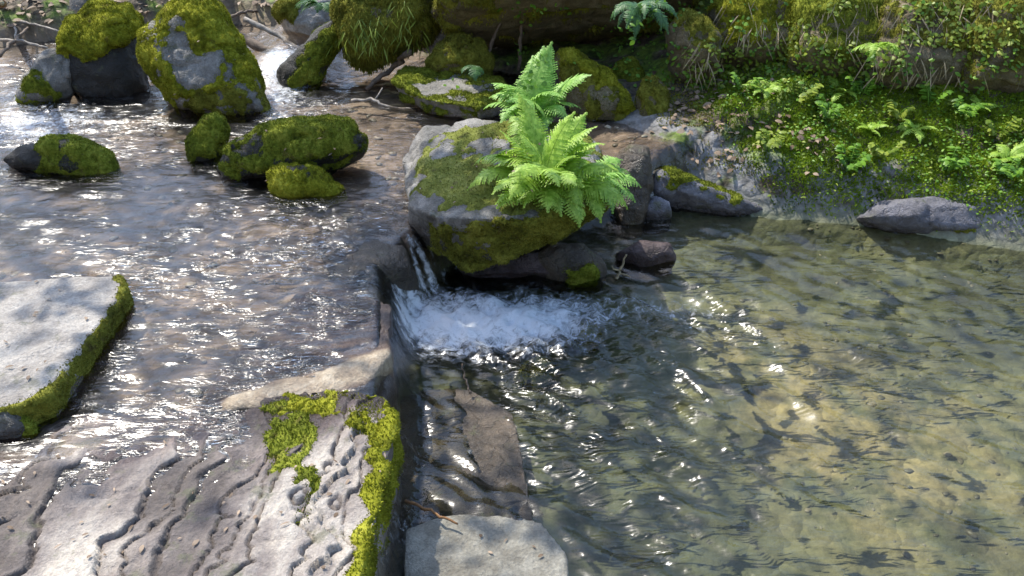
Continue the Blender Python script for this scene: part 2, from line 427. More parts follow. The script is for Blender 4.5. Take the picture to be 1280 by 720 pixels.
# --- upstream boulders, left
boulder('boulder', 'largest mossy boulder of the stream, a bare grey patch on its upper face',
        [(177, 45), (198, 26), (230, 2), (256, -8), (272, 2), (292, 38), (318, 85), (338, 145), (300, 157), (255, 150), (222, 138), (192, 105), (178, 75)],
        (285, 157, 0), 0.5, 'grey',
        [dict(thr=-0.6, mat='moss', bare=[[(200, 62), (216, 38), (232, 50), (245, 64), (278, 64), (276, 104), (245, 110), (216, 102), (204, 84)], [(225, 122), (290, 112), (350, 112), (350, 170), (225, 165)]]),
         dict(only=[[(222, 118), (290, 108), (350, 108), (350, 170), (222, 165)]], mat='moss_olive', th=.008, len=.005)], 11)  # lower front face in duller moss, its shadow put into the colour
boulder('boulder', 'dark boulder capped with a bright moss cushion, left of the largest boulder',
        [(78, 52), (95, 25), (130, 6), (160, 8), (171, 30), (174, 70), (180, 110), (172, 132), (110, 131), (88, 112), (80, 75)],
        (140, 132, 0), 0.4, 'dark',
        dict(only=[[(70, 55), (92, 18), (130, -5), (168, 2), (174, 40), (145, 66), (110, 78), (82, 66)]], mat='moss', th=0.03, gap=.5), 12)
boulder('rock', 'tilted wedge rock with a pinkish grey face and mossy foot, left of the dark boulder',
        [(24, 127), (32, 95), (60, 62), (86, 58), (98, 75), (96, 95), (75, 125), (32, 137)],
        (55, 137, 0), 0.25, 'grey', dict(only=[[(20, 140), (30, 100), (50, 88), (62, 105), (78, 112), (74, 130)]], mat='moss_mid'), 13)
boulder('rock', 'bare pale grey rock standing behind the moss-capped dark boulder',
        [(86, 36), (92, -12), (122, -20), (140, -8), (132, 20), (104, 42)], (100, 44, 0.03), 0.3, 'grey', None, 14)
boulder('rock', 'small mossy rock at the far upper left, among twigs',
        [(33, 12), (50, -10), (85, -10), (92, 14), (80, 27), (45, 27)], (62, 28, 0.05), 0.25, 'dark',
        dict(only=[[(25, 22), (45, -20), (95, -20), (92, 10), (70, 18)]], mat='moss'), 15)
boulder('rock', 'low moss-topped rock standing alone in the stream at the left',
        [(2, 200), (30, 182), (75, 173), (115, 175), (140, 192), (147, 218), (112, 226), (50, 213), (12, 212)],
        (110, 226, 0), 0.25, 'dark', dict(only=[[(38, 210), (50, 178), (80, 165), (125, 168), (160, 195), (155, 235), (100, 228)]], mat='moss_mid', gap=.4), 16)
boulder('rock', 'small upright mossy stone touching the left end of the long mossy rock',
        [(237, 178), (258, 145), (276, 148), (281, 172), (266, 204), (242, 208)], (255, 209, 0), 0.15, 'dark', dict(thr=-0.3, mat='moss_mid'), 17)
boulder('rock', 'long low rock fully covered in moss, mid stream',
        [(269, 207), (290, 180), (330, 160), (390, 149), (440, 151), (461, 170), (459, 194), (420, 208), (360, 222), (300, 232), (274, 225)],
        (300, 236, 0), 0.32, 'dark', dict(thr=-0.3, mat='moss_mid', bare=[[(262, 190), (285, 188), (282, 235), (262, 235)]]), 18)
boulder('rock', 'small mossy rock pressed against the front of the long mossy rock',
        [(334, 217), (352, 206), (395, 208), (432, 236), (410, 249), (360, 245), (338, 236)],
        (385, 251, 0), 0.16, 'dark', dict(thr=-0.35, mat='moss'), 19, amp=0.012)
boulder('rock', 'pale flat-faced rock with yellowish moss at its left, behind the small cascade',
        [(338, 14), (358, -2), (390, -12), (422, 0), (422, 38), (396, 56), (366, 46)], (385, 58, 0.06), 0.3, 'pale',
        dict(only=[[(330, 20), (350, -10), (378, -6), (378, 22), (352, 28)]], mat='moss_olive'), 20)
boulder('rock', 'narrow green mossy rock at the right side of the small cascade',
        [(344, 92), (372, 62), (398, 36), (420, 24), (428, 44), (406, 84), (386, 110), (360, 118)], (370, 118, 0.0), 0.2, 'dark',
        dict(only=[[(362, 120), (372, 80), (400, 30), (440, 20), (430, 60), (395, 120)]], mat='moss_mid'), 21)
boulder('boulder', 'overhanging mossy hummock with trailing moss above the dark far water',
        [(412, 8), (426, -40), (545, -40), (550, 20), (532, 52), (492, 56), (462, 72), (440, 62), (424, 38)], (470, 72, 0.2), 0.45, 'brown',
        dict(thr=-0.9, mat='moss_olive', len=0.02, droop=0.7, dens=24000, wid=0.0035), 22)
slab_rock('slab', 'flat mossy slab with a grey strip along its top, below the dome-shaped mossy rock',
          [(490, 102, .12), (505, 82, .13), (560, 84, .13), (628, 96, .12), (642, 124, .1), (600, 136, .1), (530, 124, .1)], 0.09, 'grey',
          dict(thr=-0.3, mat='moss_mid', bare=[[(515, 104), (560, 100), (610, 106), (596, 116), (530, 116)]]), 23, flare=0.85)
boulder('rock', 'dome-shaped mossy rock resting on the flat mossy slab',
        [(534, 78), (546, 56), (572, 45), (600, 52), (613, 76), (606, 96), (545, 96)], (575, 98, 0.11), 0.25, 'brown',
        dict(thr=-0.3, mat='moss_olive'), 24)
boulder('boulder', 'slanting wedge boulder with a bright moss edge, to the right behind the ferns',
        [(690, 76), (700, 62), (730, 67), (762, 90), (786, 124), (796, 150), (780, 159), (740, 152), (708, 126)], (772, 160, 0.0), 0.25, 'brown',
        [dict(only=[[(685, 70), (700, 55), (735, 60), (768, 88), (792, 125), (800, 150), (784, 150), (756, 108), (722, 84), (700, 82)]], mat='moss'),
         dict(thr=-0.2, mat='moss_olive', th=0.006, clump=0.5)], 25)
boulder('rock', 'small green mossy rock wedged behind the slanting wedge boulder',
        [(767, 96), (772, 79), (790, 72), (801, 90), (800, 114), (780, 115)], (786, 116, 0.06), 0.14, 'brown', dict(thr=-0.4, mat='moss_mid'), 26, amp=0.01)
boulder('rock', 'egg-shaped olive mossy rock at the left end of the right bank',
        [(795, 122), (804, 98), (822, 95), (835, 112), (833, 146), (816, 162), (799, 156)], (814, 163, 0.0), 0.16, 'brown', dict(thr=-0.5, mat='moss_olive'), 27, amp=0.012)

# --- central fern boulder
hull_rock('boulder', 'central boulder with dull moss and bare grey edges, carrying the bright ferns',
          [(530, 158, .19), (600, 150, .24), (690, 150, .27), (745, 178, .25), (503, 200, .06), (510, 258, .09), (548, 272, .15), (640, 274, .2), (720, 264, .2), (768, 236, .17),
           (548, 318, -.05), (585, 338, -.08), (640, 322, -.01), (700, 296, .05), (762, 258, .12), (520, 300, -.1)], 'grey',
          [dict(only=[[(528, 185), (570, 160), (640, 148), (700, 140), (775, 190), (775, 262), (700, 268), (640, 268), (590, 260), (545, 262), (516, 245)]], mat='moss_dull', th=0.012, jit=26, len=.004, clump=.4,
                bare=[[(596, 186), (640, 180), (645, 190), (604, 196)], [(514, 240), (575, 258), (600, 268), (514, 275)]]),
           dict(only=[[(535, 282), (600, 278), (680, 268), (775, 235), (775, 268), (700, 305), (640, 325), (585, 345), (540, 330)]], mat='moss_olive', th=0.02)],
          31, amp=0.022, fine=0.01, smooth=1, raw=[at(560, 200, -.25), at(730, 200, -.25), at(640, 262, -.25) + np.array([0, .15, 0])])

# --- wet stones below the fern boulder
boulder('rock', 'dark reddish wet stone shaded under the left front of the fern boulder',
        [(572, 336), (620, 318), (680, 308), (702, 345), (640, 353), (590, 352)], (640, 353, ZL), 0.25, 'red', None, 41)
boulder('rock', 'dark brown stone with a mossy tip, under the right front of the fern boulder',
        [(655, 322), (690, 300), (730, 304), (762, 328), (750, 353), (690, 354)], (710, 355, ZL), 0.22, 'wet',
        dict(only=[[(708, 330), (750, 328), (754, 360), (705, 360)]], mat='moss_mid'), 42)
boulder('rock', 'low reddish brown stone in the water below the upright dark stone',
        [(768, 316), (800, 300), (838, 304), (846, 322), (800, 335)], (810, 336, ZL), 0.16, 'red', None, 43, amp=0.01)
boulder('rock', 'upright stone coloured dark as the shaded gap between fern boulder and right bank',
        [(766, 205), (785, 180), (812, 184), (816, 230), (802, 280), (776, 286), (764, 250)], (790, 287, ZL), 0.2, 'wet', None, 44)  # dark colour stands in for the shade of the gap here
boulder('rock', 'small bluish grey wet stone at the foot of the right bank corner',
        [(800, 258), (818, 244), (838, 250), (842, 268), (822, 278), (804, 272)], (822, 279, ZL), 0.12, 'purple', None, 45, amp=0.01)

# --- spill stone and ledges
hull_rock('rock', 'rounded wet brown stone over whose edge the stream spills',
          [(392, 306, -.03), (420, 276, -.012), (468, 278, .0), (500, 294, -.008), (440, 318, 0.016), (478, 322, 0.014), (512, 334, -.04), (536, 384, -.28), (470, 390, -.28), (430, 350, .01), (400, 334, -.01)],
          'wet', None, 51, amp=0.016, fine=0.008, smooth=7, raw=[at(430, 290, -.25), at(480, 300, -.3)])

def ledge_extra(V, Q):
    a = at(300, 505)[:2]; b = at(484, 452)[:2]; p = V[:, :2]; ab = b - a
    t = np.clip(((p - a) @ ab) / (ab @ ab), 0, 1); dist = np.linalg.norm(p - (a + t[:, None] * ab), axis=1)
    V = V.copy(); V[:, 2] += np.where(V[:, 2] > -0.08, 0.026 * np.exp(-(dist / 0.06) ** 2), 0); return V
def ledge_attr(V):
    a = at(300, 508)[:2]; b = at(486, 456)[:2]; p = V[:, :2]; ab = b - a; P = V * np.array([1, 1, 0])
    t = np.clip(((p - a) @ ab) / (ab @ ab), 0, 1); dist = np.linalg.norm(p - (a + t[:, None] * ab), axis=1) + 0.03 * fbm(P, 9, 3, 6)
    r = sstep(0.085, 0.03, dist) * sstep(-.06, -.02, V[:, 2])
    return dict(tone=np.clip(0.35 + 0.65 * r + 0.5 * fbm(P, 6, 3, 8), 0, 1), soaked=1 - r)
slab_rock('slab', 'wet brown ledge slab at the lip of the fall, a pale ridge along its near edge',
          [(240, 520, -.02), (292, 440, -.03), (372, 366, -.03), (432, 356, -.01), (490, 376, .0), (489, 450, .0), (458, 484, -.005), (385, 512, -.005)], 0.32, 'ledge', None, 52,
          amp=0.012, fine=0.008, extra=ledge_extra, attrs=ledge_attr)

def front_field(V):
    P = V * np.array([1, 1, 0])
    left = sstep(-0.60, -1.05, V[:, 0])
    q = V[:, 0] - 0.34 * (V[:, 1] - 1.5) * (0.2 + left) + fbm(P, 2.4, 2, 77) * (0.07 + 0.16 * left) + fbm(P, 8.0, 2, 78) * 0.045 + np.abs(fbm(P, 9.0, 1, 81)) * 0.060 + np.abs(fbm(P, 21, 1, 79)) * 0.022
    q = np.where(q < -0.72, -0.72 + (q + 0.72) * 0.62, q)          # broader flakes on the left
    k = q / 0.066 + 0.3 * np.sin(q * 31.0); i = np.floor(k); f = k - i
    rnd = _hash(i.astype(np.int64), i.astype(np.int64) * 7, i.astype(np.int64) * 3, 4)
    return i, f, rnd, left
def front_extra(V, Q):
    V = V.copy(); i, f, rnd, left = front_field(V); P = V * np.array([1, 1, 0])
    topm = sstep(-0.09, -0.05, V[:, 2])
    fade = 0.12 + 0.88 * sstep(-0.35, 0.15, fbm(P, 3.0, 2, 12) + 0.25 - 0.5 * sstep(1.55, 1.9, V[:, 1]) * left)
    amp = 0.018 * (1.0 + 0.4 * rnd) * fade
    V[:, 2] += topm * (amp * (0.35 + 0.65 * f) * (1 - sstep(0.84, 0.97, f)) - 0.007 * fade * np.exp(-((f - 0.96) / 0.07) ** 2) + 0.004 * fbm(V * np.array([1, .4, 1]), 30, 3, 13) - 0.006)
    return V
def front_attr(V):
    i, f, rnd, left = front_field(V); P = V * np.array([1, 1, 0])
    tone = 0.48 + 0.34 * rnd + 1.1 * fbm(P, 5.0, 3, 14) + 0.7 * fbm(P, 2.0, 2, 16) + 0.30 * (f - 0.4) - 0.7 * np.exp(-((f - 0.95) / 0.07) ** 2)  # last term darkens the crevices, shade put into the tone
    px = to_px(V)
    so = sstep(620, 520, px[:, 1] + 60 * fbm(P, 6, 3, 15) + 0.12 * (px[:, 0] - 150)) + 0.5 * sstep(.15, .5, fbm(P, 4, 3, 18)) * left
    return dict(tone=np.clip(tone, 0, 1), soaked=np.clip(so, 0, 1))
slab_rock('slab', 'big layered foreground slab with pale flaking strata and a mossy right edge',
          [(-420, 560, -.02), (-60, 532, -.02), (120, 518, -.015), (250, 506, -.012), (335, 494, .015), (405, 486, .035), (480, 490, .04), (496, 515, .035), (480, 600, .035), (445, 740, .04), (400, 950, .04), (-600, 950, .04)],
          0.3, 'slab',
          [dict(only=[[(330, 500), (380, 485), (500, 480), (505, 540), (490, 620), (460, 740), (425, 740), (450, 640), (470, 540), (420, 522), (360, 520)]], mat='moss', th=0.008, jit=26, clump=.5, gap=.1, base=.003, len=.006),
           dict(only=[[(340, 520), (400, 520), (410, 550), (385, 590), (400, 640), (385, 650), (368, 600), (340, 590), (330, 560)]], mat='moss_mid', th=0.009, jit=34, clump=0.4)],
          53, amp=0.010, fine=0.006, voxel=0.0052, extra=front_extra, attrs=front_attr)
slab_rock('slab', 'dry pale slab with a dark mossy right edge, at the left side of the stream',
          [(-160, 372, .075), (-30, 352, .075), (60, 345, .075), (150, 343, .07), (159, 358, .065), (62, 492, .08), (22, 508, .08), (-160, 530, .08)], 0.2, 'pale',
          dict(only=[[(140, 340), (165, 338), (172, 380), (70, 530), (-20, 540), (-20, 513), (24, 504), (62, 480), (124, 403), (150, 362)]], mat='moss_olive', th=0.005, jit=6, clump=.35, gap=.3, base=.002, len=.005), 54)
boulder('rock', 'small rough rock with a mossy rim under the near corner of the dry pale slab',
        [(-40, 504), (8, 499), (36, 512), (51, 538), (22, 550), (-40, 556)], (18, 552, 0), 0.14, 'grey',
        dict(only=[[(10, 498), (40, 500), (60, 540), (30, 556), (28, 530)]], mat='moss_mid'), 55, amp=0.012)
slab_rock('slab', 'brown angular slab just under the pool surface beside the mossy slab edge',
          [(496, 530, -.262), (500, 494, -.262), (540, 486, -.255), (588, 486, -.218), (640, 514, -.203), (652, 558, -.203), (668, 652, -.206), (600, 668, -.25), (498, 668, -.262)], 0.2, 'wet', None, 56, amp=0.008)
slab_rock('slab', 'pale greenish slab in the pool at the bottom of the view',
          [(506, 660, -.20), (560, 642, -.20), (625, 640, -.19), (675, 652, -.185), (708, 690, -.18), (718, 800, -.18), (500, 800, -.2)], 0.2, 'sub_pale', None, 57, amp=0.008)
boulder('rock', 'small greenish stone under the broken water just below the white foam',
        [(640, 475), (655, 455), (680, 452), (692, 470), (676, 490), (650, 492)], (668, 492, ZL - .09), 0.12, 'brown', dict(thr=-0.2, mat='moss_olive', len=0.006), 58, amp=0.01)
boulder('rock', 'small greenish stone under the broken water at the right end of the white foam',
        [(712, 430), (722, 408), (742, 404), (752, 422), (742, 444), (720, 446)], (732, 446, ZL - .09), 0.12, 'brown', dict(thr=-0.2, mat='moss_olive', len=0.006), 59, amp=0.01)

# --- right bank face
boulder('rock', 'smooth bluish grey rock at the waterline of the right bank near its right edge',
        [(1068, 272), (1100, 252), (1160, 243), (1222, 250), (1330, 268), (1340, 318), (1200, 300), (1110, 288)], (1190, 301, ZL), 0.3, 'purple',
        dict(only=[[(1190, 290), (1260, 282), (1340, 290), (1340, 330), (1200, 310)]], mat='moss_olive', th=.008), 61, amp=0.014)
boulder('rock', 'long purple grey rock face at the waterline at the left end of the right bank',
        [(810, 214), (830, 208), (860, 222), (905, 238), (950, 256), (968, 268), (920, 273), (860, 256), (812, 242)], (900, 273, ZL), 0.22, 'purple',
        dict(only=[[(800, 195), (850, 205), (960, 240), (975, 258), (930, 254), (850, 232), (800, 222)]], mat='moss_mid', th=.008), 62, amp=0.012)
hang = dict(thr=-0.02, mat='moss_olive', len=0.013, droop=0.6, dens=26000, wid=0.003, th=0.012)
boulder('cliff_rock', 'mossy overhanging block of the right bank behind the reddish root',
        [(893, 72), (884, 10), (905, -14), (1015, -14), (1024, 50), (1000, 70), (950, 60), (922, 78)], (950, 78, 0.26), 0.4, 'brown', dict(hang, mat='moss'), 63, smooth=1)
boulder('cliff_rock', 'mossy brown overhanging block left of the small bright plant',
        [(986, 78), (990, 10), (1020, -14), (1118, -14), (1124, 80), (1050, 96), (1012, 86)], (1050, 97, 0.24), 0.4, 'brown', dict(hang, mat='moss_mid'), 64, smooth=1)
boulder('cliff_rock', 'bare brown overhanging block between the pale hanging roots and the tall reddish root',
        [(1084, 94), (1090, 10), (1120, -14), (1232, -14), (1236, 94), (1180, 108), (1120, 107)], (1150, 109, 0.24), 0.4, 'brown',
        dict(hang, only=[[(1090, 60), (1090, -60), (1230, -60), (1225, 70), (1160, 50)]]), 65, smooth=1)
boulder('cliff_rock', 'mossy overhanging block with trailing growth at the upper right edge',
        [(1198, 110), (1198, 10), (1225, -14), (1380, -14), (1390, 112), (1260, 120)], (1260, 121, 0.24), 0.45, 'brown', hang, 66, smooth=1)
boulder('cliff_rock', 'small brown block left of the reddish root, over the dark hollow',
        [(832, 36), (850, 14), (880, 18), (904, 50), (898, 90), (856, 84), (836, 66)], (866, 88, 0.25), 0.3, 'brown', dict(thr=0.3, mat='moss_olive', th=.008), 67, smooth=1)
boulder('cliff_rock', 'long olive-brown ledge roofing the dark hollow at the top',
        [(538, 18), (560, -45), (900, -45), (870, 6), (800, 22), (720, 8), (650, 12), (600, 26), (560, 34)], (600, 34, 0.42), 1.1, 'brown',
        dict(hang, thr=-0.6, len=.014), 68, smooth=1)

# ------------------------------------------------------------------ stream geometry
LEDGE = np.array([at(*p)[:2] for p in [(380, 1000), (415, 740), (462, 560), (468, 480), (474, 440), (472, 380), (470, 322), (486, 312), (512, 292), (560, 250), (700, 215), (770, 205), (800, 200), (860, 180), (1000, 150)]])
def seg_dist(P, poly):
    best = np.full(len(P), 1e9); sgn = np.zeros(len(P))
    for a, b in zip(poly[:-1], poly[1:]):
        ab = b - a; t = np.clip(((P - a) @ ab) / (ab @ ab), 0, 1)
        q = P - (a + t[:, None] * ab); d = np.linalg.norm(q, axis=1)
        cr = ab[0] * (P[:, 1] - a[1]) - ab[1] * (P[:, 0] - a[0])
        k = d < best - 1e-9; best = np.where(k, d, best); sgn = np.where(k, -np.sign(cr), sgn)
    return best * np.where(sgn == 0, 1, sgn)
def level(P):
    sd = seg_dist(P, LEDGE)
    up = ZU + 0.012 * np.clip(P[:, 1] - 2.2, 0, 1.6)
    c = at(352, 92, 0.02)[:2]; cs = np.exp(-((P[:, 0] - c[0]) / 0.22) ** 2) * sstep(c[1] - 0.30, c[1] + 0.10, P[:, 1])
    up = up + 0.10 * cs
    return up + (ZL - up) * sstep(-0.01, 0.13, sd), sd

SHORE = np.array([at(px, py, z)[:2] for px, py, z in [(-1600, 40, 0), (-400, 52, 0), (0, 62, 0), (80, 52, 0), (300, 34, 0), (350, 30, 0.05), (420, 62, 0), (520, 72, 0), (640, 100, 0), (700, 140, 0), (800, 172, 0), (812, 232, ZL), (880, 258, ZL), (960, 272, ZL), (1080, 280, ZL), (1180, 298, ZL), (1300, 316, ZL), (1500, 352, ZL), (2000, 440, ZL), (3200, 560, ZL)]])
CLIFF = np.array([at(px, py, z)[:2] for px, py, z in [(-1600, -10, .4), (-300, -12, .4), (200, -20, .4), (420, -5, .3), (520, 20, .25), (620, 30, .12), (680, 34, .1), (800, 36, .12), (850, 66, .2), (900, 66, .24), (1000, 78, .24), (1100, 95, .23), (1280, 102, .23), (1500, 130, .23), (2000, 190, .25), (3600, 330, .3)]])
def ground_h(P):
    lv, sd = level(P)
    P3 = np.column_stack([P, np.zeros(len(P))])
    ds = -seg_dist(P, SHORE)          # + on land
    dc = -seg_dist(P, CLIFF)
    depth_u = 0.055 + 0.02 * fbm(P3, 3, 3, 91) + 0.02 * np.abs(fbm(P3, 9, 2, 92))
    depth_l = 0.10 + 0.17 * sstep(0, 0.7, sd) + 0.05 * fbm(P3, 2.2, 3, 93)
    bedU = -depth_u + 0.012 * np.clip(P[:, 1] - 2.2, 0, 1.6); bedL = ZL - depth_l
    bed = bedU + (bedL - bedU) * sstep(-0.02, 0.07, sd)
    lower = sstep(-0.02, 0.1, sd)
    shore = bed + (lv - bed) * sstep(-0.28, 0.0, ds)
    bank0 = ZU + (ZL - ZU) * lower
    land = bank0 + np.where(lower > 0.5, 0.13 * sstep(-0.02, 0.13, ds), 0.03 * sstep(0, 0.1, ds)) + 0.45 * np.clip(ds, 0, 0.9) * (0.55 + 0.45 * lower) + 0.05 * fbm(P3, 6, 4, 94) * sstep(0, .15, ds)
    cl = sstep(-0.02, 0.22, dc)
    right = sstep(-1.4, -0.2, P[:, 0])
    right2 = sstep(-.2, 1.2, P[:, 0]); land = land + cl * (0.10 + 0.26 * right) + np.clip(dc - 0.1, 0, 6) * (0.12 + 0.10 * right2) + np.clip(dc - 6, 0, 30) * 0.15
    land = land + 0.10 * fbm(P3, 1.5, 4, 95) * sstep(0.1, 0.6, dc)
    h = np.where(ds > 0, land, shore)
    # rising near side, left bank and behind the camera
    back = np.clip(-1.2 - P[:, 1], 0, 40); h = np.maximum(h, -0.4 + back * 0.5)
    left = np.clip(-4.0 - P[:, 0], 0, 40); h = np.maximum(h, -0.3 + left * 0.6)
    return h, ds, dc, sd

def axis(lo, hi, step, far, grow=1.22):
    a = list(np.arange(lo, hi, step)); s = step; x = a[-1]
    while x < far: s *= grow; x += s; a.append(x)
    s = step; x = a[0]; b = []
    while x > -far: s *= grow; x -= s; b.append(x)
    return np.array(b[::-1] + a)
gx = axis(-3.2, 3.4, 0.028, 60); gy = axis(0.2, 5.8, 0.028, 60)
X, Y = np.meshgrid(gx, gy); P = np.column_stack([X.ravel(), Y.ravel()])
H, DS, DC, SD = ground_h(P)
nx, ny = len(gx), len(gy)
def grid_quads(nx, ny):
    i = np.arange(nx - 1)[None, :] + np.arange(ny - 1)[:, None] * nx; i = i.ravel()
    return np.stack([i, i + 1, i + nx + 1, i + nx], 1)
GV = np.column_stack([P, H])
gme = np_mesh('ground', GV, [grid_quads(nx, ny)])
add_attr(gme, 'land', sstep(-0.01, 0.06, DS)); add_attr(gme, 'pool', sstep(-0.02, 0.1, SD)); 
def gblob(px, py, rx, ry, z):
    c = at(px, py, z)[:2]; ex = abs(at(px + rx, py, z)[0] - c[0]); ey = abs(at(px, py - ry, z)[1] - c[1]); d = P - c
    return np.exp(-((d[:, 0] / ex) ** 2 + (d[:, 1] / ey) ** 2))
add_attr(gme, 'sand', gblob(1010, 590, 90, 120, -.5) + 0.7 * gblob(1180, 620, 140, 110, -.5) + .5 * gblob(930, 500, 60, 50, -.5))
add_attr(gme, 'shorerock', sstep(0.24, 0.13, DS + 0.08 * fbm(np.column_stack([P, 0 * DS]), 5, 3, 33)) * (P[:, 0] > 0.3))

def ground_mat():
    m, nt, out = new_mat('stream_bed_and_bank'); L = nt.links.new
    p = geo_pos(nt)
    at_ = lambda n: N(nt, 'Attribute', attribute_name=n).outputs['Fac']
    vo = N(nt, 'TexVoronoi', feature='F1'); vo.inputs['Scale'].default_value = 15.0; vo.inputs['Randomness'].default_value = 1.0
    wp = N(nt, 'VectorMath', operation='ADD'); L(p, wp.inputs[0])
    nz = N(nt, 'TexNoise'); nz.inputs['Scale'].default_value = 9.0; L(p, nz.inputs['Vector'])
    sc = N(nt, 'VectorMath', operation='SCALE'); L(nz.outputs['Color'], sc.inputs[0]); sc.inputs['Scale'].default_value = 0.16
    L(sc.outputs[0], wp.inputs[1]); L(wp.outputs[0], vo.inputs['Vector'])
    peb = N(nt, 'SeparateColor'); L(vo.outputs['Color'], peb.inputs[0])
    n1 = noise(nt, p, 2.2, 5, 0.6); n2 = noise(nt, p, 24.0, 5, 0.65)
    up = ramp(nt, n1, [(0.32, (0.07, 0.05, 0.035)), (0.48, (0.15, 0.112, 0.078)), (0.66, (0.26, 0.205, 0.15))])
    lo = ramp(nt, n1, [(0.34, (0.05, 0.052, 0.034)), (0.5, (0.108, 0.116, 0.068)), (0.68, (0.205, 0.20, 0.115))])
    lo = mixc(nt, mth(nt, 'MULTIPLY', at_('sand'), maprange(nt, noise(nt, p, 6.0, 4, 0.6), 0.35, 0.6)), lo, (0.30, 0.25, 0.14))
    bed = mixc(nt, at_('pool'), up, lo)
    bed = mixc(nt, 0.28, bed, ramp(nt, peb.outputs[0], [(0.0, (0.22, 0.22, 0.2)), (0.6, (0.5, 0.5, 0.48)), (1.0, (0.82, 0.80, 0.74))]), 'OVERLAY')
    bed = mixc(nt, 0.4, bed, ramp(nt, n2, [(0.3, (0.3, 0.3, 0.3)), (0.7, (0.75, 0.75, 0.7))]), 'OVERLAY')
    soil = ramp(nt, n2, [(0.35, (0.035, 0.025, 0.015)), (0.55, (0.085, 0.065, 0.04)), (0.7, (0.19, 0.15, 0.11))])
    mo = ramp(nt, n2, [(0.35, (0.04, 0.065, 0.008)), (0.6, (0.14, 0.21, 0.02))])
    land = mixc(nt, maprange(nt, noise(nt, p, 5.0, 4, 0.6), 0.42, 0.58), soil, mo)
    rk = ramp(nt, n2, [(0.3, (0.08, 0.078, 0.072)), (0.5, (0.17, 0.165, 0.16)), (0.7, (0.27, 0.265, 0.265))])
    land = mixc(nt, mth(nt, 'MULTIPLY', at_('shorerock'), maprange(nt, noise(nt, p, 8.0, 4, 0.6), 0.35, 0.5)), land, rk)
    c = mixc(nt, at_('land'), bed, land)
    bs = N(nt, 'BsdfPrincipled'); L(c, bs.inputs['Base Color']); bs.inputs['Roughness'].default_value = 0.85
    hh = mth(nt, 'ADD', mth(nt, 'MULTIPLY', vo.outputs['Distance'], -1.2), n2)
    L(bump(nt, hh, 0.6, 0.02), bs.inputs['Normal']); L(bs.outputs[0], out.inputs[0]); return m
ground = link('ground', gme, ground_mat()); tag(ground, 'stream bed with brown stones rising into a mossy right bank', 'ground', kind='structure')

# water surface
wx = np.arange(-4.2, 3.6, 0.013); wy = np.arange(0.7, 6.4, 0.013)
X, Y = np.meshgrid(wx, wy); WP = np.column_stack([X.ravel(), Y.ravel()])
LV, WSD = level(WP); WH, WDS, WDC, _ = ground_h(WP)
W3 = np.column_stack([WP, np.zeros(len(WP))])
lower = sstep(0.0, 0.13, WSD)
def aniso(P, ang, sx, sy, seed, octv=2):
    c, s = math.cos(R(ang)), math.sin(R(ang))
    q = np.column_stack([(c * P[:, 0] + s * P[:, 1]) * sx, (-s * P[:, 0] + c * P[:, 1]) * sy, np.zeros(len(P))])
    return fbm(q, 1.0, octv, seed)
def blob(px, py, rx, ry, z, ang=0):
    c = at(px, py, z)[:2]; ex = abs(at(px + rx, py, z)[0] - c[0]); ey = abs(at(px, py - ry, z)[1] - c[1])
    d = WP - c; a = R(ang); x = d[:, 0] * math.cos(a) + d[:, 1] * math.sin(a); y = -d[:, 0] * math.sin(a) + d[:, 1] * math.cos(a)
    return np.exp(-((x / ex) ** 2 + (y / ey) ** 2))
# how broken the water is
rough_u = 0.58 + 0.7 * blob(330, 300, 160, 60, 0) + 0.9 * blob(400, 300, 60, 40, 0) + 0.7 * blob(60, 160, 120, 40, 0) + 0.5 * blob(400, 440, 90, 50, 0) + 0.6 * blob(390, 130, 60, 40, 0)
rough_l = 0.85 + 0.8 * blob(890, 430, 70, 60, ZL) + 0.6 * blob(640, 600, 260, 160, ZL) + 1.3 * blob(720, 420, 190, 70, ZL) + 0.8 * blob(900, 430, 90, 80, ZL) + 0.4 * blob(760, 560, 160, 120, ZL)
wave_u = 0.0090 * aniso(WP, 12, 9, 22, 1, 3) + 0.0045 * aniso(WP, -20, 30, 48, 2, 2)
wave_l = 0.0150 * aniso(WP, -38, 5, 13, 3, 3) + 0.0064 * aniso(WP, -46, 13, 30, 4, 1)
calm = 1 - 0.7 * sstep(0.35, 0.0, -WDS) * lower * sstep(0.4, 0.9, WP[:, 0])
Wz = LV + wave_u * rough_u * (1 - lower) + wave_l * rough_l * lower * calm
fall = np.exp(-((WSD - 0.06) / 0.06) ** 2)
foam = 1.0 * blob(600, 402, 112, 34, ZL) + 0.4 * blob(530, 405, 60, 30, ZL) + 0.5 * blob(690, 405, 70, 32, ZL) + 0.35 * blob(800, 385, 90, 16, ZL) + 0.08 * blob(880, 415, 70, 40, ZL)
foam = foam + 0.09 * blob(880, 420, 60, 50, ZL) + 0.05 * blob(930, 490, 45, 60, ZL)  # these and the term before are sun glints painted as white flecks
foam = foam * sstep(0.03, 0.09, WSD)
lipm = blob(520, 330, 26, 55, -0.1) * fall
foam = foam + 0.95 * lipm * sstep(-.1, .4, aniso(WP, 40, 40, 12, 8, 2))
foam = foam + (0.9 * blob(348, 84, 24, 14, 0.06) + 0.55 * blob(358, 120, 30, 24, 0.0) + 0.65 * blob(45, 160, 95, 26, 0) + 0.35 * blob(20, 118, 40, 20, 0) + 0.25 * blob(830, 272, 25, 12, ZL)) * (1 - 0.0 * lower)  # far left terms paint glints on the water white along with real foam
from mathutils.kdtree import KDTree
wl = np.concatenate(WATERLINE); kd = KDTree(len(wl))
for i_, p_ in enumerate(wl): kd.insert((p_[0], p_[1], 0), i_)
kd.balance()
near = np.array([(kd.find((x_, y_, 0))[2] if ok_ else 9.0) for x_, y_, ok_ in zip(WP[:, 0], WP[:, 1], np.abs(WP[:, 0]) < 2.6)])
rim = np.exp(-(near / 0.022) ** 2); rim2 = np.exp(-(near / 0.07) ** 2)
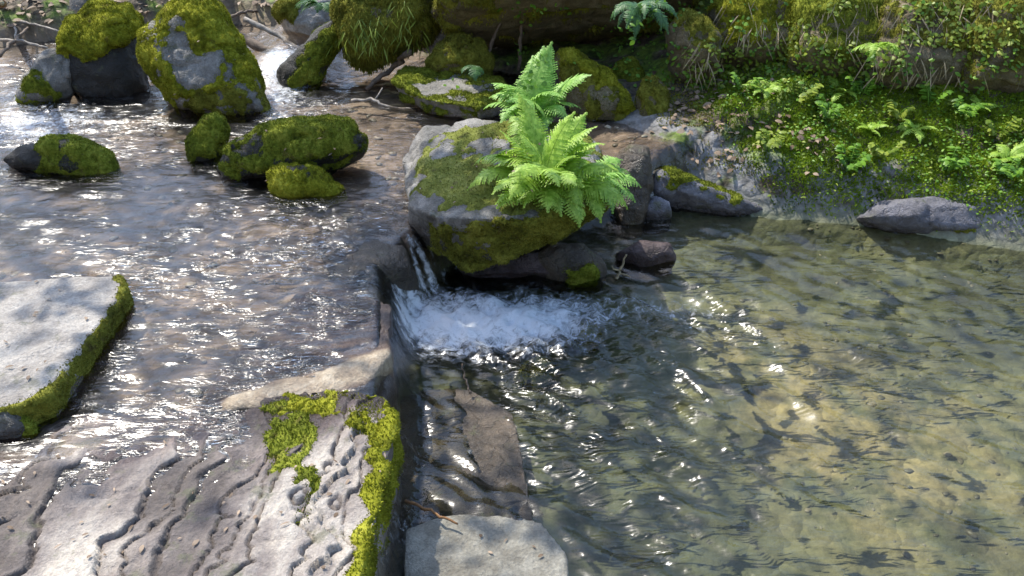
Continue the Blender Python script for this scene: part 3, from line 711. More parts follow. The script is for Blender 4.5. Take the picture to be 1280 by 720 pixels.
foam = foam + 0.30 * rim * sstep(-0.1, 0.5, fbm(W3, 9, 3, 43))
rough_u = rough_u + 0.7 * rim2; rough_l = rough_l + 0.4 * rim2
churn = fbm(W3, 26, 3, 41)
Wz = Wz + np.clip(foam, 0, 1.2) * (0.006 + 0.013 * churn) * sstep(0.05, 0.16, WSD) + 0.012 * churn * blob(690, 420, 150, 50, ZL)
keep = (Wz > WH - 0.06).reshape(len(wy), len(wx))
wq = grid_quads(len(wx), len(wy)); wq = wq[keep.ravel()[wq].any(1)]
used = np.unique(wq); rm = np.full(len(WP), -1); rm[used] = np.arange(len(used))
wme = np_mesh('water', np.column_stack([WP, Wz])[used], [rm[wq]])
add_attr(wme, 'foam', np.clip(foam, 0, 1.3)[used]); add_attr(wme, 'lower', lower[used])
add_attr(wme, 'broken', np.where(lower > .5, rough_l, rough_u)[used])

def water_mat():
    m, nt, out = new_mat('clear_stream_water'); L = nt.links.new
    p = geo_pos(nt)
    att = lambda n: N(nt, 'Attribute', attribute_name=n).outputs['Fac']
    def an(ang, sx, sy, det):
        mp = N(nt, 'Mapping'); mp.inputs['Rotation'].default_value = (0, 0, R(ang)); mp.inputs['Scale'].default_value = (sx, sy, 8)
        L(p, mp.inputs['Vector']); return noise(nt, mp.outputs[0], 1.0, det, 0.55, 0.8)
    hu = an(-8, 10, 36, 3); hl = an(40, 8.0, 26, 2)
    mh = N(nt, 'Mix', data_type='FLOAT'); L(att('lower'), mh.inputs[0]); L(hu, mh.inputs[2]); L(hl, mh.inputs[3])
    bp = N(nt, 'Bump'); bp.inputs['Distance'].default_value = 0.03; L(mh.outputs[0], bp.inputs['Height'])
    pt = maprange(nt, noise(nt, p, 3.2, 3, 0.6), 0.38, 0.62, 0.22, 1.3)
    lw = mth(nt, 'SUBTRACT', 0.55, mth(nt, 'MULTIPLY', att('lower'), 0.22))
    L(mth(nt, 'MULTIPLY', mth(nt, 'MULTIPLY', att('broken'), pt), lw, True), bp.inputs['Strength'])
    fr = N(nt, 'Fresnel'); fr.inputs['IOR'].default_value = 1.5; L(bp.outputs[0], fr.inputs['Normal'])
    gl = N(nt, 'BsdfGlossy'); gl.inputs['Roughness'].default_value = 0.21; L(bp.outputs[0], gl.inputs['Normal'])
    tr = N(nt, 'BsdfTransparent')
    L(mixc(nt, att('lower'), (0.92, 0.90, 0.88), (0.79, 0.80, 0.70)), tr.inputs['Color'])
    mx = N(nt, 'MixShader'); L(fr.outputs[0], mx.inputs[0]); L(tr.outputs[0], mx.inputs[1]); L(gl.outputs[0], mx.inputs[2])
    fn = noise(nt, p, 34.0, 6, 0.75, 0.6); fb = noise(nt, p, 120.0, 4, 0.7)
    f = mth(nt, 'ADD', att('foam'), mth(nt, 'MULTIPLY', mth(nt, 'SUBTRACT', fn, 0.5), 2.4))
    f = maprange(nt, f, 0.22, 1.15, 0.0, 0.92)
    f = mth(nt, 'MULTIPLY', f, maprange(nt, att('foam'), 0.05, 0.3))
    fo = N(nt, 'BsdfPrincipled'); fo.inputs['Base Color'].default_value = (0.68, 0.71, 0.74, 1); fo.inputs['Roughness'].default_value = 0.5
    L(bump(nt, mth(nt, 'ADD', fn, fb), 0.6, 0.012), fo.inputs['Normal'])
    m2 = N(nt, 'MixShader'); L(f, m2.inputs[0]); L(mx.outputs[0], m2.inputs[1]); L(fo.outputs[0], m2.inputs[2])
    L(m2.outputs[0], out.inputs[0]); return m
water = link('water', wme, water_mat()); tag(water, 'clear stream spilling over a stone ledge into a greenish pool', 'water', kind='structure')

# pebbles lying on the bed
rgp = np.random.default_rng(12); bmi = bmesh.new(); bmesh.ops.create_icosphere(bmi, subdivisions=2, radius=1.0)
IV = np.array([v.co[:] for v in bmi.verts]); IF = np.array([[v.index for v in f.verts] for f in bmi.faces]); bmi.free()
mbp = MB()
xy = np.column_stack([rgp.uniform(-2.4, 2.6, 2600), rgp.uniform(1.0, 4.6, 2600)]); hz, dsz, _, sdz = ground_h(xy)
okp = (dsz < 0.02) & (fbm(np.column_stack([xy, 0 * hz]), 2.2, 2, 61) > -0.12)
for q_, z_ in zip(xy[okp], hz[okp]):
    r_ = (0.006 + 0.017 * rgp.random() ** 2.5) * (0.6 if z_ < -0.2 else 1.0)
    sc_ = np.array([r_ * rgp.uniform(.8, 1.5), r_ * rgp.uniform(.7, 1.1), r_ * rgp.uniform(.35, .65)]); a_ = rgp.uniform(0, 6.28)
    W_ = IV * (1 + 0.22 * vnoise(IV * 1.7 + rgp.uniform(0, 50, 3), 3))[:, None] * sc_
    W_ = np.column_stack([W_[:, 0] * math.cos(a_) - W_[:, 1] * math.sin(a_), W_[:, 0] * math.sin(a_) + W_[:, 1] * math.cos(a_), W_[:, 2]])
    mbp.add(W_ + np.array([q_[0], q_[1], z_ - sc_[2] * 0.05]), t=IF)
def pebble_mat():
    m, nt, out = new_mat('wet_pebble'); L = nt.links.new; p = geo_pos(nt)
    rnd = N(nt, 'NewGeometry').outputs['Random Per Island']
    c = ramp(nt, rnd, [(0.0, (0.08, 0.075, 0.05)), (0.4, (0.14, 0.125, 0.08)), (0.7, (0.19, 0.17, 0.12)), (1.0, (0.30, 0.26, 0.19))])
    c = mixc(nt, 0.5, c, ramp(nt, noise(nt, p, 60, 4), [(0.3, (0.25, 0.25, 0.25)), (0.7, (0.75, 0.75, 0.75))]), 'OVERLAY')
    bs = N(nt, 'BsdfPrincipled'); L(c, bs.inputs['Base Color']); bs.inputs['Roughness'].default_value = 0.5; L(bs.outputs[0], out.inputs[0]); return m
pb = mbp.build('pebbles', pebble_mat(), smooth=True); tag(pb, 'small brown and grey pebbles strewn over the stream bed under water', 'pebbles', kind='stuff')

# ------------------------------------------------------------------ ferns and leaves
def frond_curve(base, az, L, el0, droop, n=22, bend=0.0):
    """arching rachis"""
    pts = [np.array(base, float)]; el = el0
    for i in range(n):
        a_ = az + bend * (i / n) ** 1.5; h = np.array([math.cos(a_), math.sin(a_), 0])
        e = R(el0 - droop * (i / n) ** 1.2)
        pts.append(pts[-1] + (h * math.cos(e) + np.array([0, 0, 1]) * math.sin(e)) * L / n)
    return np.array(pts)
def frond(mb_root, base, az, L, el0, droop, width, mat, rnd, twist=0.0):
    mb = MB(); C = frond_curve(base, az, L, el0, droop, 22, rnd.uniform(-.7, .7))
    n = len(C); T = np.gradient(C, axis=0); T /= np.linalg.norm(T, axis=1, keepdims=True)
    side0 = np.array([-math.sin(az), math.cos(az), rnd.uniform(-.45, .45)]); side0 /= np.linalg.norm(side0)
    mb.tube(C, np.linspace(0.0022, 0.0006, n), 5)
    pairs = max(14, int(L / 0.0115))
    for j in range(pairs):
        s = 0.12 + 0.87 * j / (pairs - 1); i = s * (n - 1); i0 = min(int(i), n - 2); f = i - i0
        p = C[i0] * (1 - f) + C[i0 + 1] * f; t = T[i0]
        nrm = np.cross(t, side0); nrm /= np.linalg.norm(nrm); nrm = nrm if nrm[2] > 0 else -nrm
        w = width * (math.sin(math.pi * min(1, (0.12 + s * 0.9)) ** 0.85) ** 0.8) * rnd.uniform(0.85, 1.1)
        w = max(w, 0.006)
        for sg in (1, -1):
            d = side0 * sg * 0.9 + t * 0.42 + nrm * rnd.uniform(-0.18, 0.12) + nrm * twist * sg; d /= np.linalg.norm(d)
            cr = np.cross(d, nrm); cr /= np.linalg.norm(cr)
            K = max(4, int(w / 0.009))
            ml = 0.0085 * (0.5 + L / 0.5)                         # half width of a leaflet
            V = []; Tt = []
            q0 = p
            for k in range(K):                                   # lobes along the leaflet: serrated edge
                a0 = k / K; a1 = (k + 1) / K; am = (k + 0.62) / K
                dr = lambda a: -nrm * (0.30 * w * a * a)
                b0 = p + d * w * a0 + dr(a0); b1 = p + d * w * a1 + dr(a1); bm_ = p + d * w * (am + 0.25 / K) + dr(am)
                lw = ml * (1 - a0) ** 0.7
                o = len(V)
                lw1 = ml * (1 - a1) ** 0.7
                V += [b0, b1, bm_ + cr * lw, bm_ - cr * lw, b0 + cr * lw * .62, b1 + cr * lw1 * .5, b0 - cr * lw * .62, b1 - cr * lw1 * .5]
                Tt += [(o, o + 1, o + 5), (o, o + 5, o + 4), (o + 4, o + 5, o + 2), (o, o + 7, o + 1), (o, o + 6, o + 7), (o + 6, o + 3, o + 7)]
            mb.add(V, t=Tt)
    return mb.build('frond', mat, mb_root, smooth=False)
def fern(label, base, fronds, mat, seed, group='ferns', width=0.068, spread=0.012):
    rnd = random.Random(seed); base = np.array(base, float)
    t = thing('fern', base, label, 'fern', group)
    for az, L, el, dr in fronds:
        b = base + np.array([rnd.uniform(-spread, spread), rnd.uniform(-spread, spread), 0])
        frond(t, b, R(az), L, el, dr, width * (L / 0.3) ** 0.6, mat, rnd, rnd.uniform(-0.15, 0.15))
    return t
rf = random.Random(3)
def ring(n, L, el, dr, a0=0, a1=360, j=1.0):
    return [(a0 + (a1 - a0) * (i + rf.uniform(-.3, .3) * j) / n, L * rf.uniform(.75, 1.15), el + rf.uniform(-18, 18) * j, dr + rf.uniform(-25, 25) * j) for i in range(n)]
b1 = at(690, 232, 0.24)
fern('largest light green fern, spreading over the right half of the central boulder', b1,
     ring(17, .29, 50, 85) + ring(9, .29, 72, 65) + [(-120, .23, 35, 85), (-60, .21, 30, 95), (-95, .2, 35, 95), (200, .22, 30, 75), (-140, .27, 30, 70), (215, .25, 45, 80), (60, .3, 75, 50), (100, .33, 80, 45), (130, .3, 70, 60), (30, .27, 60, 80), (-20, .27, 25, 95), (-45, .23, 15, 95), (5, .27, 30, 95), (-70, .2, 15, 90), (170, .3, 55, 100), (185, .27, 35, 95)] + ring(12, .2, 45, 100, j=1.4) + ring(9, .24, 30, 100, -110, 60, j=1.2), M['fern'], 1, spread=.07)
b2 = at(672, 146, 0.27)
fern('cool green fern standing upright at the back of the central boulder', b2,
     ring(11, .24, 58, 80) + [(80, .30, 84, 35), (60, .30, 80, 45), (110, .26, 78, 60), (170, .24, 50, 90), (10, .22, 45, 90), (150, .25, 62, 80), (-100, .2, 40, 90), (-60, .2, 45, 95), (-130, .22, 50, 90)], M['fern_cool'], 2, spread=.04)
b3 = at(745, 225, 0.2)
fern('smaller bluish green fern hanging off the right end of the central boulder', b3,
     ring(8, .17, 45, 90, -110, 80) + [(-70, .17, 10, 80), (-40, .18, 15, 80)], M['fern_cool'], 4)
b4 = at(592, 84, 0.24)
fern('tiny bluish fern drooping on the dome-shaped mossy rock', b4, [(-100, .12, 30, 110), (-80, .13, 35, 110), (-60, .10, 40, 100), (-120, .1, 40, 100)], M['fern_dark'], 5)
b5 = at(800, 8, 0.62)
fern('dark strap-leaved fern hanging from the ledge above the hollow', b5, ring(9, .2, 25, 100, -170, -10), M['fern_dark'], 6, width=0.045)
b6 = at(1096, 58, 0.42)
fern('small bright fern growing on the mossy overhang of the right bank', b6, ring(7, .12, 35, 100, -190, 10), M['fern'], 7)
b7 = at(400, 6, 0.35)
fern('dark bluish fern at the top beside the overhanging hummock', b7, ring(7, .15, 30, 90, -200, 0), M['fern_dark'], 8)

def leaf_blade(mb, base, d, nrm, L, W):
    d = d / np.linalg.norm(d); c = np.cross(d, nrm); c /= np.linalg.norm(c) + 1e-9
    up = np.cross(c, d)
    prof = [(0, .08), (.25, .42), (.5, .5), (.78, .33), (1, .0)]
    V = []; 
    for s, w in prof:
        p = base + d * L * s - up * (0.22 * L * s * s); V += [p - c * w * W + up * 0.12 * W * (w > .2), p + c * w * W + up * 0.12 * W * (w > .2)]
    mb.add(V, q=[(2 * i, 2 * i + 1, 2 * i + 3, 2 * i + 2) for i in range(len(prof) - 1)])
def ground_z(x, y): return float(ground_h(np.array([[x, y]]))[0][0])
def on_ground(px, py):
    lo, hi = 1.2, 9.0
    ts = np.linspace(1.2, 9, 500); d = ray(px, py); Q_ = CAM + ts[:, None] * d
    h = ground_h(Q_[:, :2])[0]; k = np.argmax(Q_[:, 2] < h); return Q_[k]
plants = [(1000, 130, 'leafy plant with pale leaves on the left part of the lush bank'), (1035, 150, 'leafy plant beside the grey trailing stem on the bank'),
          (1075, 125, 'bright leafy plant just under the dark crack of the bank'), (1120, 150, 'yellow-green leafy plant in the middle of the lush bank'),
          (1160, 135, 'broad-leaved green plant below the bare brown block'), (1205, 150, 'dark green leafy plant on the upper right of the bank'),
          (1245, 175, 'leafy plant near the right edge of the lush bank'), (1185, 215, 'pale plant with narrow leaves just above the smooth bluish rock'),
          (1255, 225, 'low leafy plant at the right end above the smooth bluish rock'), (1100, 200, 'low leafy plant half way down the bank'),
          (930, 118, 'small bright plant at the left end of the lush bank'), (1060, 215, 'small leafy plant above the waterline on the bank'),
          (960, 190, 'sprig of green leaves among dead leaves on the bank')]
for k, (px, py, lab) in enumerate([(955, 112, 'small fern on the lush bank under the mossy overhang'), (1050, 118, 'small fern under the dark crack on the lush bank'),
        (1142, 165, 'small fern in the middle of the lush bank'), (1220, 140, 'small fern in the upper right of the lush bank'), (1085, 165, 'small fern beside the grey broken stem on the bank'), (1262, 200, 'small fern at the right edge of the lush bank')]):
    fern(lab, on_ground(px, py), ring(8, .12, 50, 90), M['fern'], 20 + k, 'small ferns on the right bank', width=0.05)
for k, (px, py, lab) in enumerate(plants):
    b = on_ground(px, py); t = thing('leafy_plant', b, lab, 'plant', 'leafy plants on the right bank')
    mb = MB(); sm = MB(); rr = random.Random(k)
    for s in range(rr.randint(4, 7)):
        az = rr.uniform(0, 6.28); ln = rr.uniform(.05, .11)
        tip = b + np.array([math.cos(az) * ln * .6, math.sin(az) * ln * .6 - .015, ln])
        pts = np.array([b + (tip - b) * u + np.array([0, 0, 0.02 * math.sin(u * 3)]) for u in np.linspace(0, 1, 6)]); sm.tube(pts, .0014, 5)
        for u in (0.45, 0.6, 0.75, 0.9, 1.0):
            p = b + (tip - b) * u
            for sg in (1, -1):
                a2 = az + sg * rr.uniform(.6, 1.4); leaf_blade(mb, p, np.array([math.cos(a2), math.sin(a2), rr.uniform(-.2, .35)]), np.array([0, -.3, 1.]), rr.uniform(.022, .042), rr.uniform(.014, .024))
    sm.build('stem', M['leaf'], t); mb.build('leaves', M['leaf_yellow'] if k % 3 == 0 else M['leaf'], t)

# ground cover on the right bank, moss cushions and dead leaves (uncountable)
def scatter(n, polys, dens_fn=None, seed=1):
    rg = np.random.default_rng(seed); out = []
    land = (DS > 0.02) & (DC < 0.25) & (P[:, 0] > 0.2) & (P[:, 0] < 3.2) & (P[:, 1] < 5.6) & (P[:, 1] > 1.5)
    return rg
P = np.column_stack([np.meshgrid(gx, gy)[0].ravel(), np.meshgrid(gx, gy)[1].ravel()])
def bank_points(n, polys, seed, jit=18):
    rg = np.random.default_rng(seed); x = rg.uniform(-3.2, 3.2, n * 30); y = rg.uniform(2.0, 6.0, n * 30)
    q = np.column_stack([x, y]); h, ds, dc, sd = ground_h(q); ok = (ds > 0.01)
    V = np.column_stack([q, h]); px = to_px(V) + rg.normal(0, jit, (len(V), 2))
    inn = np.zeros(len(V), bool)
    for pl in polys: inn |= in_poly(px, pl)
    V = V[ok & inn]; rg.shuffle(V); return V[:n], rg
def leaf_stuff(name, label, n, polys, seed, mat, L0, W0, lift, cat, flat=False, clump=None):
    V, rg = bank_points(n, polys, seed)
    if clump is not None: V = V[fbm(V, clump, 2, seed) > rg.uniform(-.5, .35, len(V))]
    mb = MB()
    for p in V:
        az = rg.uniform(0, 6.28); L = L0 * rg.uniform(.5, 1.3); W = W0 * rg.uniform(.6, 1.2)
        leaf_blade(mb, p + np.array([0, 0, rg.uniform(0.2, 1) * lift]), np.array([math.cos(az), math.sin(az) - .3, rg.uniform(-.4, .5) if not flat else rg.uniform(-.1, .2)]), np.array([rg.normal(0, .3), -.3 + rg.normal(0, .3), 1.]), L, W)
    o = mb.build(name, mat); tag(o, label, cat, kind='stuff'); return o
LUSH = [(900, 90), (990, 88), (1060, 105), (1140, 118), (1400, 130), (1400, 255), (1240, 250), (1090, 245), (1030, 225), (960, 170), (905, 115)]
leaf_stuff('ground_cover', 'bright green small-leaved ground cover over the right bank', 2400, [LUSH], 1, M['leaf'], .017, .012, .022, 'ground cover', clump=5)
leaf_stuff('ground_cover', 'yellowish green small-leaved ground cover scattered through the right bank', 900, [LUSH, [(930, 200), (1080, 230), (1080, 270), (950, 262)]], 2, M['leaf_yellow'], .018, .010, .022, 'ground cover', clump=7)
leaf_stuff('leaf_litter', 'pinkish brown dead leaves on the left part of the right bank', 620, [[(840, 110), (930, 105), (960, 150), (930, 210), (870, 215), (845, 160)], [(940, 130), (1040, 150), (1020, 210), (960, 190)]], 3, M['dry'], .035, .022, .012, 'dead leaves', True)
leaf_stuff('leaf_litter', 'dead brown leaves and bits on the far left bank', 500, [[(-60, -20), (420, -30), (420, 40), (330, 40), (0, 70), (-60, 80)]], 4, M['dry'], .05, .03, .012, 'dead leaves', True)
# moss carpet on the bank as tufts
V, rg = bank_points(60000, [[(900, 90), (1400, 100), (1400, 285), (1100, 265), (985, 250), (940, 190), (890, 120)]], 5, 14)
V = V[fbm(V, 7, 3, 9) > -0.45 + rg.normal(0, .12, len(V))]; n = len(V)
dirn = RNG.normal(0, .6, (n, 3)) + np.array([0, -.4, 1]); dirn /= np.linalg.norm(dirn, axis=1, keepdims=True)
side = np.cross(dirn, RNG.normal(0, 1, (n, 3))); side /= np.linalg.norm(side, axis=1, keepdims=True)
ln = RNG.uniform(.008, .022, n)[:, None]; w = .004
T = np.stack([V - side * w, V + side * w, V + dirn * ln], 1).reshape(-1, 3)
o = link('moss_carpet', np_mesh('moss_carpet', T, [np.arange(3 * n).reshape(-1, 3)], False), M['moss_lime']); tag(o, 'green moss carpet covering the soil of the right bank', 'moss', kind='stuff')

V, rg = bank_points(16000, [[(830, 92), (930, 90), (985, 160), (1010, 235), (940, 236), (860, 214), (828, 196)]], 15, 12)
V = V[fbm(V, 6, 3, 19) > -0.12]; n = len(V)
dirn = RNG.normal(0, .6, (n, 3)) + np.array([0, -.4, 1]); dirn /= np.linalg.norm(dirn, axis=1, keepdims=True)
side = np.cross(dirn, RNG.normal(0, 1, (n, 3))); side /= np.linalg.norm(side, axis=1, keepdims=True); ln = RNG.uniform(.006, .016, n)[:, None]; w = .0035
T = np.stack([V - side * w, V + side * w, V + dirn * ln], 1).reshape(-1, 3)
o = link('moss_carpet', np_mesh('moss_carpet', T, [np.arange(3 * n).reshape(-1, 3)], False), M['moss_olive']); tag(o, 'dull olive moss carpet on the bare left end of the right bank', 'moss', kind='stuff')

# ------------------------------------------------------------------ twigs, roots, stems
def stick(name, label, pts, r0, r1, mat, cat, group=None, wob=0.01, seed=0, fork=None):
    rr = np.random.default_rng(seed); A = np.array([at(*p) if len(p) == 3 else p for p in pts], float)
    k = 14; s = np.linspace(0, len(A) - 1, k); i = np.minimum(s.astype(int), len(A) - 2); f = (s - i)[:, None]
    C = A[i] * (1 - f) + A[i + 1] * f; C[1:-1] += rr.normal(0, wob, (k - 2, 3)) * np.array([1, .6, .6])
    base = C[0].copy(); mb = MB(); mb.tube(C - base, np.linspace(r0, r1, k) * (1 + .12 * rr.normal(size=k)), 7)
    if fork:
        for q in fork:
            j = int(q[0] * (k - 1)); e = C[j] + np.array(q[1:]); mb.tube(np.array([C[j], (C[j] + e) / 2 + rr.normal(0, .006, 3), e]) - base, np.linspace(r0 * .6, r1 * .6, 3), 6)
    o = mb.build(name, mat, smooth=True); o.location = [float(v) for v in base]; tag(o, label, cat, group); return o
stick('fallen_branch', 'pale broken branch slanting down to the small cascade, right of the largest boulder', [(305, 24, .2), (350, 45, .12), (375, 64, .06)], .018, .012, M['bark_grey'], 'branch', 'fallen branches', .004, 1)
stick('fallen_branch', 'dark log lying behind the largest boulder under the pale broken branch', [(290, 40, .14), (330, 62, .08), (368, 74, .04)], .03, .02, M['bark'], 'branch', 'fallen branches', .006, 2)
stick('fallen_branch', 'dark branch running down to the water beside the flat mossy slab', [(512, 62, .22), (490, 85, .1), (458, 112, .02)], .018, .010, M['bark'], 'branch', 'fallen branches', .006, 3)
stick('driftwood', 'pale forked driftwood lying on the water left of the flat mossy slab', [(440, 126, .02), (465, 124, .04), (480, 132, .02), (520, 138, .01)], .009, .006, M['bark_grey'], 'driftwood', None, .004, 4, [(.4, .04, .05, .05)])
stick('driftwood', 'small pale broken twig standing in the pool below the reddish stone', [(770, 350, ZL), (776, 336, -.18), (783, 318, -.13)], .007, .004, M['straw'], 'driftwood', None, .003, 5, [(.35, .04, -.01, -.01), (.5, -.03, 0, .02)])
stick('twig', 'thin brown twig across the corner of the pale greenish slab', [(506, 626, -.17), (540, 640, -.17), (572, 655, -.17)], .005, .003, M['bark_red'], 'twig', None, .003, 6)
stick('twig', 'thin dark twig sticking up out of the pool above the brown angular slab', [(588, 492, -.2), (582, 472, -.16), (578, 455, -.12)], .004, .002, M['bark'], 'twig', None, .003, 7)
for k, (a, b_, lab) in enumerate([((600, 92, .1), (640, -10, .5), 'left of the two thin stems crossing the dark hollow'), ((648, 88, .1), (655, -10, .5), 'right of the two thin stems crossing the dark hollow')]):
    stick('stem', lab, [a, b_], .010, .007, M['bark'], 'stem', 'stems in the dark hollow', .003, 20 + k)
twl = [((-10, 48), (60, 60), 'lowest pale twig of the pile at the far left'), ((0, 70), (40, 30), 'short upright twig of the pile at the far left'), ((5, 25), (75, 40), 'middle pale twig of the pile at the far left'),
       ((-10, 10), (50, 22), 'upper brown twig of the pile at the far left'), ((20, 5), (20, 50), 'thin vertical twig of the pile at the far left'), ((150, 2), (180, 14), 'brown twig behind the moss-capped boulder'),
       ((280, 10), (345, 4), 'long pale twig lying behind the largest boulder'), ((285, 22), (330, 14), 'short brown twig lying behind the largest boulder')]
for k, (a, b_, lab) in enumerate(twl):
    stick('twig', lab, [(a[0], a[1], .10 + .02 * (k % 3)), ((a[0] + b_[0]) / 2, (a[1] + b_[1]) / 2 - 3, .13), (b_[0], b_[1], .10)], .009 + .003 * (k % 2), .006, M['bark_grey'] if k % 2 == 0 else M['bark'], 'twig', 'twigs on the far left bank', .006, 40 + k)
dg = bpy.context.evaluated_depsgraph_get()
def on_scene(px, py, off=0.012):
    d = Vector(ray(px, py)).normalized()
    hit, loc, nrm, idx, ob, mt = scene.ray_cast(dg, Vector(CAM), d)
    return np.array(loc + nrm * off - d * off * 0.5) if hit else at(px, max(py, 1), 0.3)
mb = MB(); rg = np.random.default_rng(77)
for box, n_ in (((0, 545, 480, 719), 45), ((0, 350, 140, 480), 14), ((525, 160, 680, 262), 22), ((270, 155, 450, 225), 10), ((180, 20, 320, 140), 10), ((510, 660, 690, 719), 6)):
    for _ in range(n_):
        p = on_scene(rg.uniform(box[0], box[2]), rg.uniform(box[1], box[3]), 0.004); az = rg.uniform(0, 6.28)
        if p[2] < -0.19: continue
        leaf_blade(mb, p, np.array([math.cos(az), math.sin(az), rg.uniform(-.05, .25)]), np.array([rg.normal(0, .25), rg.normal(0, .25), 1.]), rg.uniform(.008, .024), rg.uniform(.004, .011))
o = mb.build('leaf_litter', M['dry']); tag(o, 'small brown leaf bits lying on the slabs and boulders', 'dead leaves', kind='stuff')
roots = [((893, 92, .24), (902, 40, .42), (912, -30, .66), .022, 'bark_red', 'thick reddish root at the left end of the mossy overhang'),
         ((1195, 88, .27), (1200, 45, .40), (1212, -30, .66), .020, 'bark_red', 'thick reddish root right of the bare brown block'),
         ((1186, 104, .24), (1212, 60, .36), (1222, -20, .6), .012, 'straw', 'pale root running beside the thick reddish root'),
         ((995, 68, .3), (1000, 45, .38), (1004, 10, .5), .016, 'bark_grey', 'grey root stub hanging between two mossy blocks'),
         ((1117, 98, .24), (1125, 72, .32), (1136, 48, .4), .011, 'straw', 'left pale root bent under the mossy overhang'),
         ((1150, 112, .22), (1157, 92, .27), (1155, 72, .33), .010, 'straw', 'right pale root bent under the mossy overhang'),
         ((1242, 120, .22), (1256, 92, .28), (1290, 66, .36), .012, 'straw', 'pale root arching at the upper right edge'),
         ((858, 92, .22), (866, 66, .30), (874, 40, .4), .010, 'straw', 'thin pale root left of the thick reddish root'),
         ((1020, 60, .34), (1024, 40, .40), (1028, 5, .5), .012, 'bark_grey', 'grey root hanging on the mossy brown block')]
def cliff_stuff(name, label, n, box, seed, mat, L0, W0, down, cat, thr=-0.1):
    rg = np.random.default_rng(seed); mb = MB()
    for _ in range(n):
        px, py = rg.uniform(box[0], box[2]), rg.uniform(box[1], box[3])
        if vnoise(np.array([[px / 55.0, py / 38.0, seed * 3.3]]), seed)[0] < thr + rg.normal(0, .12): continue
        p = on_scene(px, py, 0.006)
        if p[1] > 5.2: continue
        az = rg.uniform(0, 6.28); d = np.array([math.cos(az) * .7, math.sin(az) * .5 - .5, 0.5 - down * 1.6 + rg.normal(0, .25)])
        leaf_blade(mb, p, d, np.array([rg.normal(0, .4), -.8, .6]), L0 * rg.uniform(.5, 1.4), W0 * rg.uniform(.6, 1.3))
    o = mb.build(name, mat); tag(o, label, cat, kind='stuff')
cliff_stuff('creeping_leaves', 'yellowish small leaves creeping over the overhanging blocks at the upper right', 1500, (850, 1, 1279, 108), 31, M['leaf_yellow'], .026, .015, .35, 'creeping plant', .02)
cliff_stuff('creeping_leaves', 'green small leaves creeping over the overhanging blocks at the upper right', 1300, (545, 1, 1279, 112), 32, M['leaf'], .024, .016, .35, 'creeping plant', .1)
cliff_stuff('hanging_grass', 'pale dry grass strands hanging down the overhanging blocks', 420, (860, 1, 1279, 95), 33, M['straw'], .10, .005, 1.0, 'dry grass', .05)
cliff_stuff('hanging_grass', 'olive grass strands trailing from the mossy hummock at the top', 260, (415, 1, 545, 60), 34, M['leaf_yellow'], .07, .006, .9, 'grass', -.1)
for k, (a, b_, c, r, m_, lab) in enumerate(roots):
    sh = [on_scene(a[0] + (c[0] - a[0]) * u, a[1] + (max(c[1], 1) - a[1]) * u, r * .6) for u in (0, .25, .5, .75, 1)]
    for i_ in range(3, -1, -1):                                   # keep the strand hanging close to plumb, no jumps into gaps
        if np.linalg.norm(sh[i_] - sh[i_ + 1]) > 0.22: sh[i_] = sh[i_ + 1] + np.array([(sh[i_] - sh[i_ + 1])[0] * .3, -.01, -.09])
    stick('root', lab, sh, r * .7, r, M[m_], 'root', 'roots on the right bank', .005, 60 + k)
stick('fallen_branch', 'thin pale stick lying on the left end of the right bank', [on_ground(872, 92) + np.array([0, 0, .03]), on_ground(892, 104) + np.array([0, 0, .03]), on_ground(916, 120) + np.array([0, 0, .02])], .006, .004, M['straw'], 'branch', 'fallen branches', .002, 80)
stick('fallen_branch', 'upright broken grey stem in the middle of the right bank', [on_ground(1030, 225), on_ground(1030, 225) + np.array([.005, .0, .10]), on_ground(1030, 225) + np.array([.02, .02, .2])], .014, .009, M['bark_grey'], 'branch', 'fallen branches', .004, 81)

# ------------------------------------------------------------------ light
w = bpy.data.worlds.new('World'); scene.world = w; w.use_nodes = True
nt = w.node_tree; bg = nt.nodes['Background']; sky = nt.nodes.new('ShaderNodeTexSky'); sky.sky_type = 'NISHITA'; sky.sun_disc = False
SUN = Vector((-0.41, 0.41, 0.815)).normalized()
sky.sun_elevation = math.asin(SUN.z); sky.sun_rotation = math.atan2(SUN.x, SUN.y)
nt.links.new(sky.outputs[0], bg.inputs[0]); bg.inputs[1].default_value = 0.15
sd = bpy.data.lights.new('sun', 'SUN'); sd.energy = 2.5; sd.angle = R(0.5); sd.color = (1.0, 0.95, 0.86)
so = bpy.data.objects.new('sun', sd); COL.objects.link(so); so.rotation_euler = SUN.to_track_quat('Z', 'Y').to_euler(); so.location = (0, 0, 8)
vs = scene.view_settings; vs.view_transform = 'Standard'; vs.look = 'None'; vs.gamma = 1.0; vs.exposure = 1.55
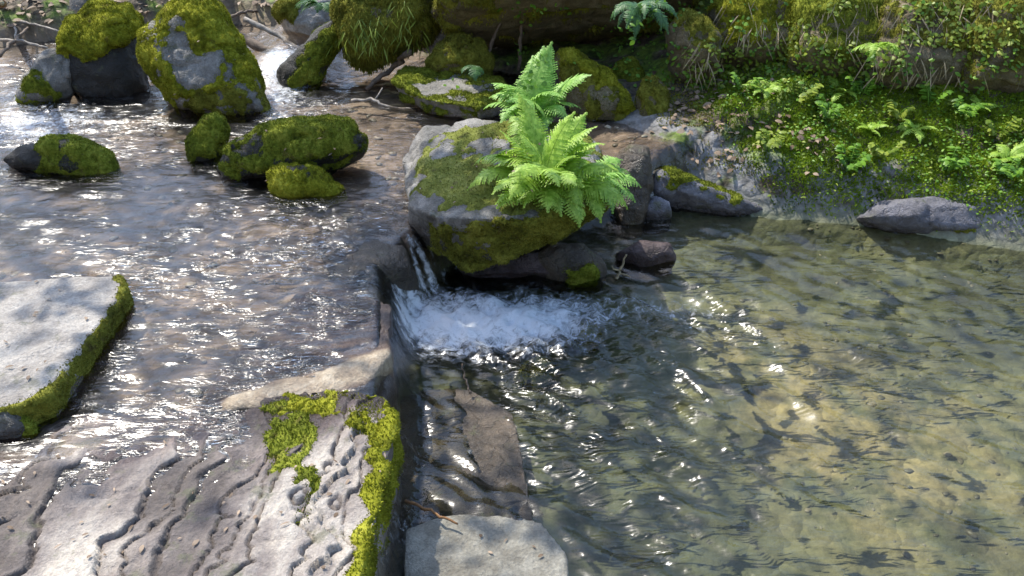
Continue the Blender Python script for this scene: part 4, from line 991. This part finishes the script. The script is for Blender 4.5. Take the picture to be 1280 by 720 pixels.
# ------------------------------------------------------------------ added unseen tree, its leaf clumps placed to dapple the sunlight
def dapple_tree():
    rr = random.Random(5); rg = np.random.default_rng(5)
    foot = np.array([-4.9, 5.4, ground_z(-4.9, 5.4) - 0.1])
    t = thing('tree', foot, 'unseen leafy tree added on the left bank to dapple the sunlight', 'tree')
    top = foot + np.array([0.5, -0.1, 4.2]); mb = MB()
    k = np.linspace(0, 1, 10)[:, None]
    C = foot + (top - foot) * k + np.array([0.25, 0, 0]) * np.sin(k * 3.1); mb.tube(C, np.linspace(.19, .09, 10), 10); mb.build('trunk', M['bark'], t, smooth=True)
    S = np.array(SUN); lb = MB(); cr = MB()
    shade_clumps = [((600, 400, ZL), 4.2, .30, 300), ((660, 385, ZL), 4.4, .22, 160), ((535, 395, ZL), 4.1, .17, 130), ((215, 235, 0), 3.8, .30, 130), ((230, 200, 0), 4.0, .25, 90), ((450, 250, 0), 3.9, .2, 80), ((190, 455, 0), 3.6, .22, 70),
              ((1120, 390, ZL), 5.2, .4, 60), ((800, 560, ZL), 4.8, .28, 120), ((690, 640, ZL), 4.6, .2, 70)]
    for px, tt, rad, n in shade_clumps:
        c = at(*px) + S * tt; st = C[rr.randint(6, 9)]; mid = (st + c) / 2 + np.array([0, 0, .35])
        u = np.linspace(0, 1, 12)[:, None]; B = st * (1 - u) ** 2 + 2 * mid * u * (1 - u) + c * u * u
        B[1:-1] += rg.normal(0, .02, (10, 3)); lb.tube(B, np.linspace(.035, .008, 12), 6)
        for _ in range(n):
            o = rg.normal(0, 1, 3) * rad * np.array([.62, .62, .35]); az = rg.uniform(0, 6.28)
            leaf_blade(cr, c + o, np.array([math.cos(az), math.sin(az), rg.uniform(-.6, .2)]), np.array([rg.normal(0, .4), rg.normal(0, .4), 1.]), rg.uniform(.06, .11), rg.uniform(.03, .05))
    for _ in range(1500):
        o = rg.normal(0, 1, 3) * np.array([.9, .8, .6]); az = rg.uniform(0, 6.28)
        leaf_blade(cr, top + np.array([-.3, .3, .5]) + o, np.array([math.cos(az), math.sin(az), rg.uniform(-.6, .2)]), np.array([rg.normal(0, .4), rg.normal(0, .4), 1.]), rg.uniform(.07, .12), rg.uniform(.035, .055))
    lb.build('limbs', M['bark'], t, smooth=True); cr.build('crown', M['leaf'], t)
dapple_tree()
scene.render.engine = 'CYCLES'
cy = scene.cycles
cy.max_bounces = 6; cy.transparent_max_bounces = 8; cy.glossy_bounces = 3; cy.diffuse_bounces = 3
cy.sample_clamp_indirect = 6.0; cy.sample_clamp_direct = 0
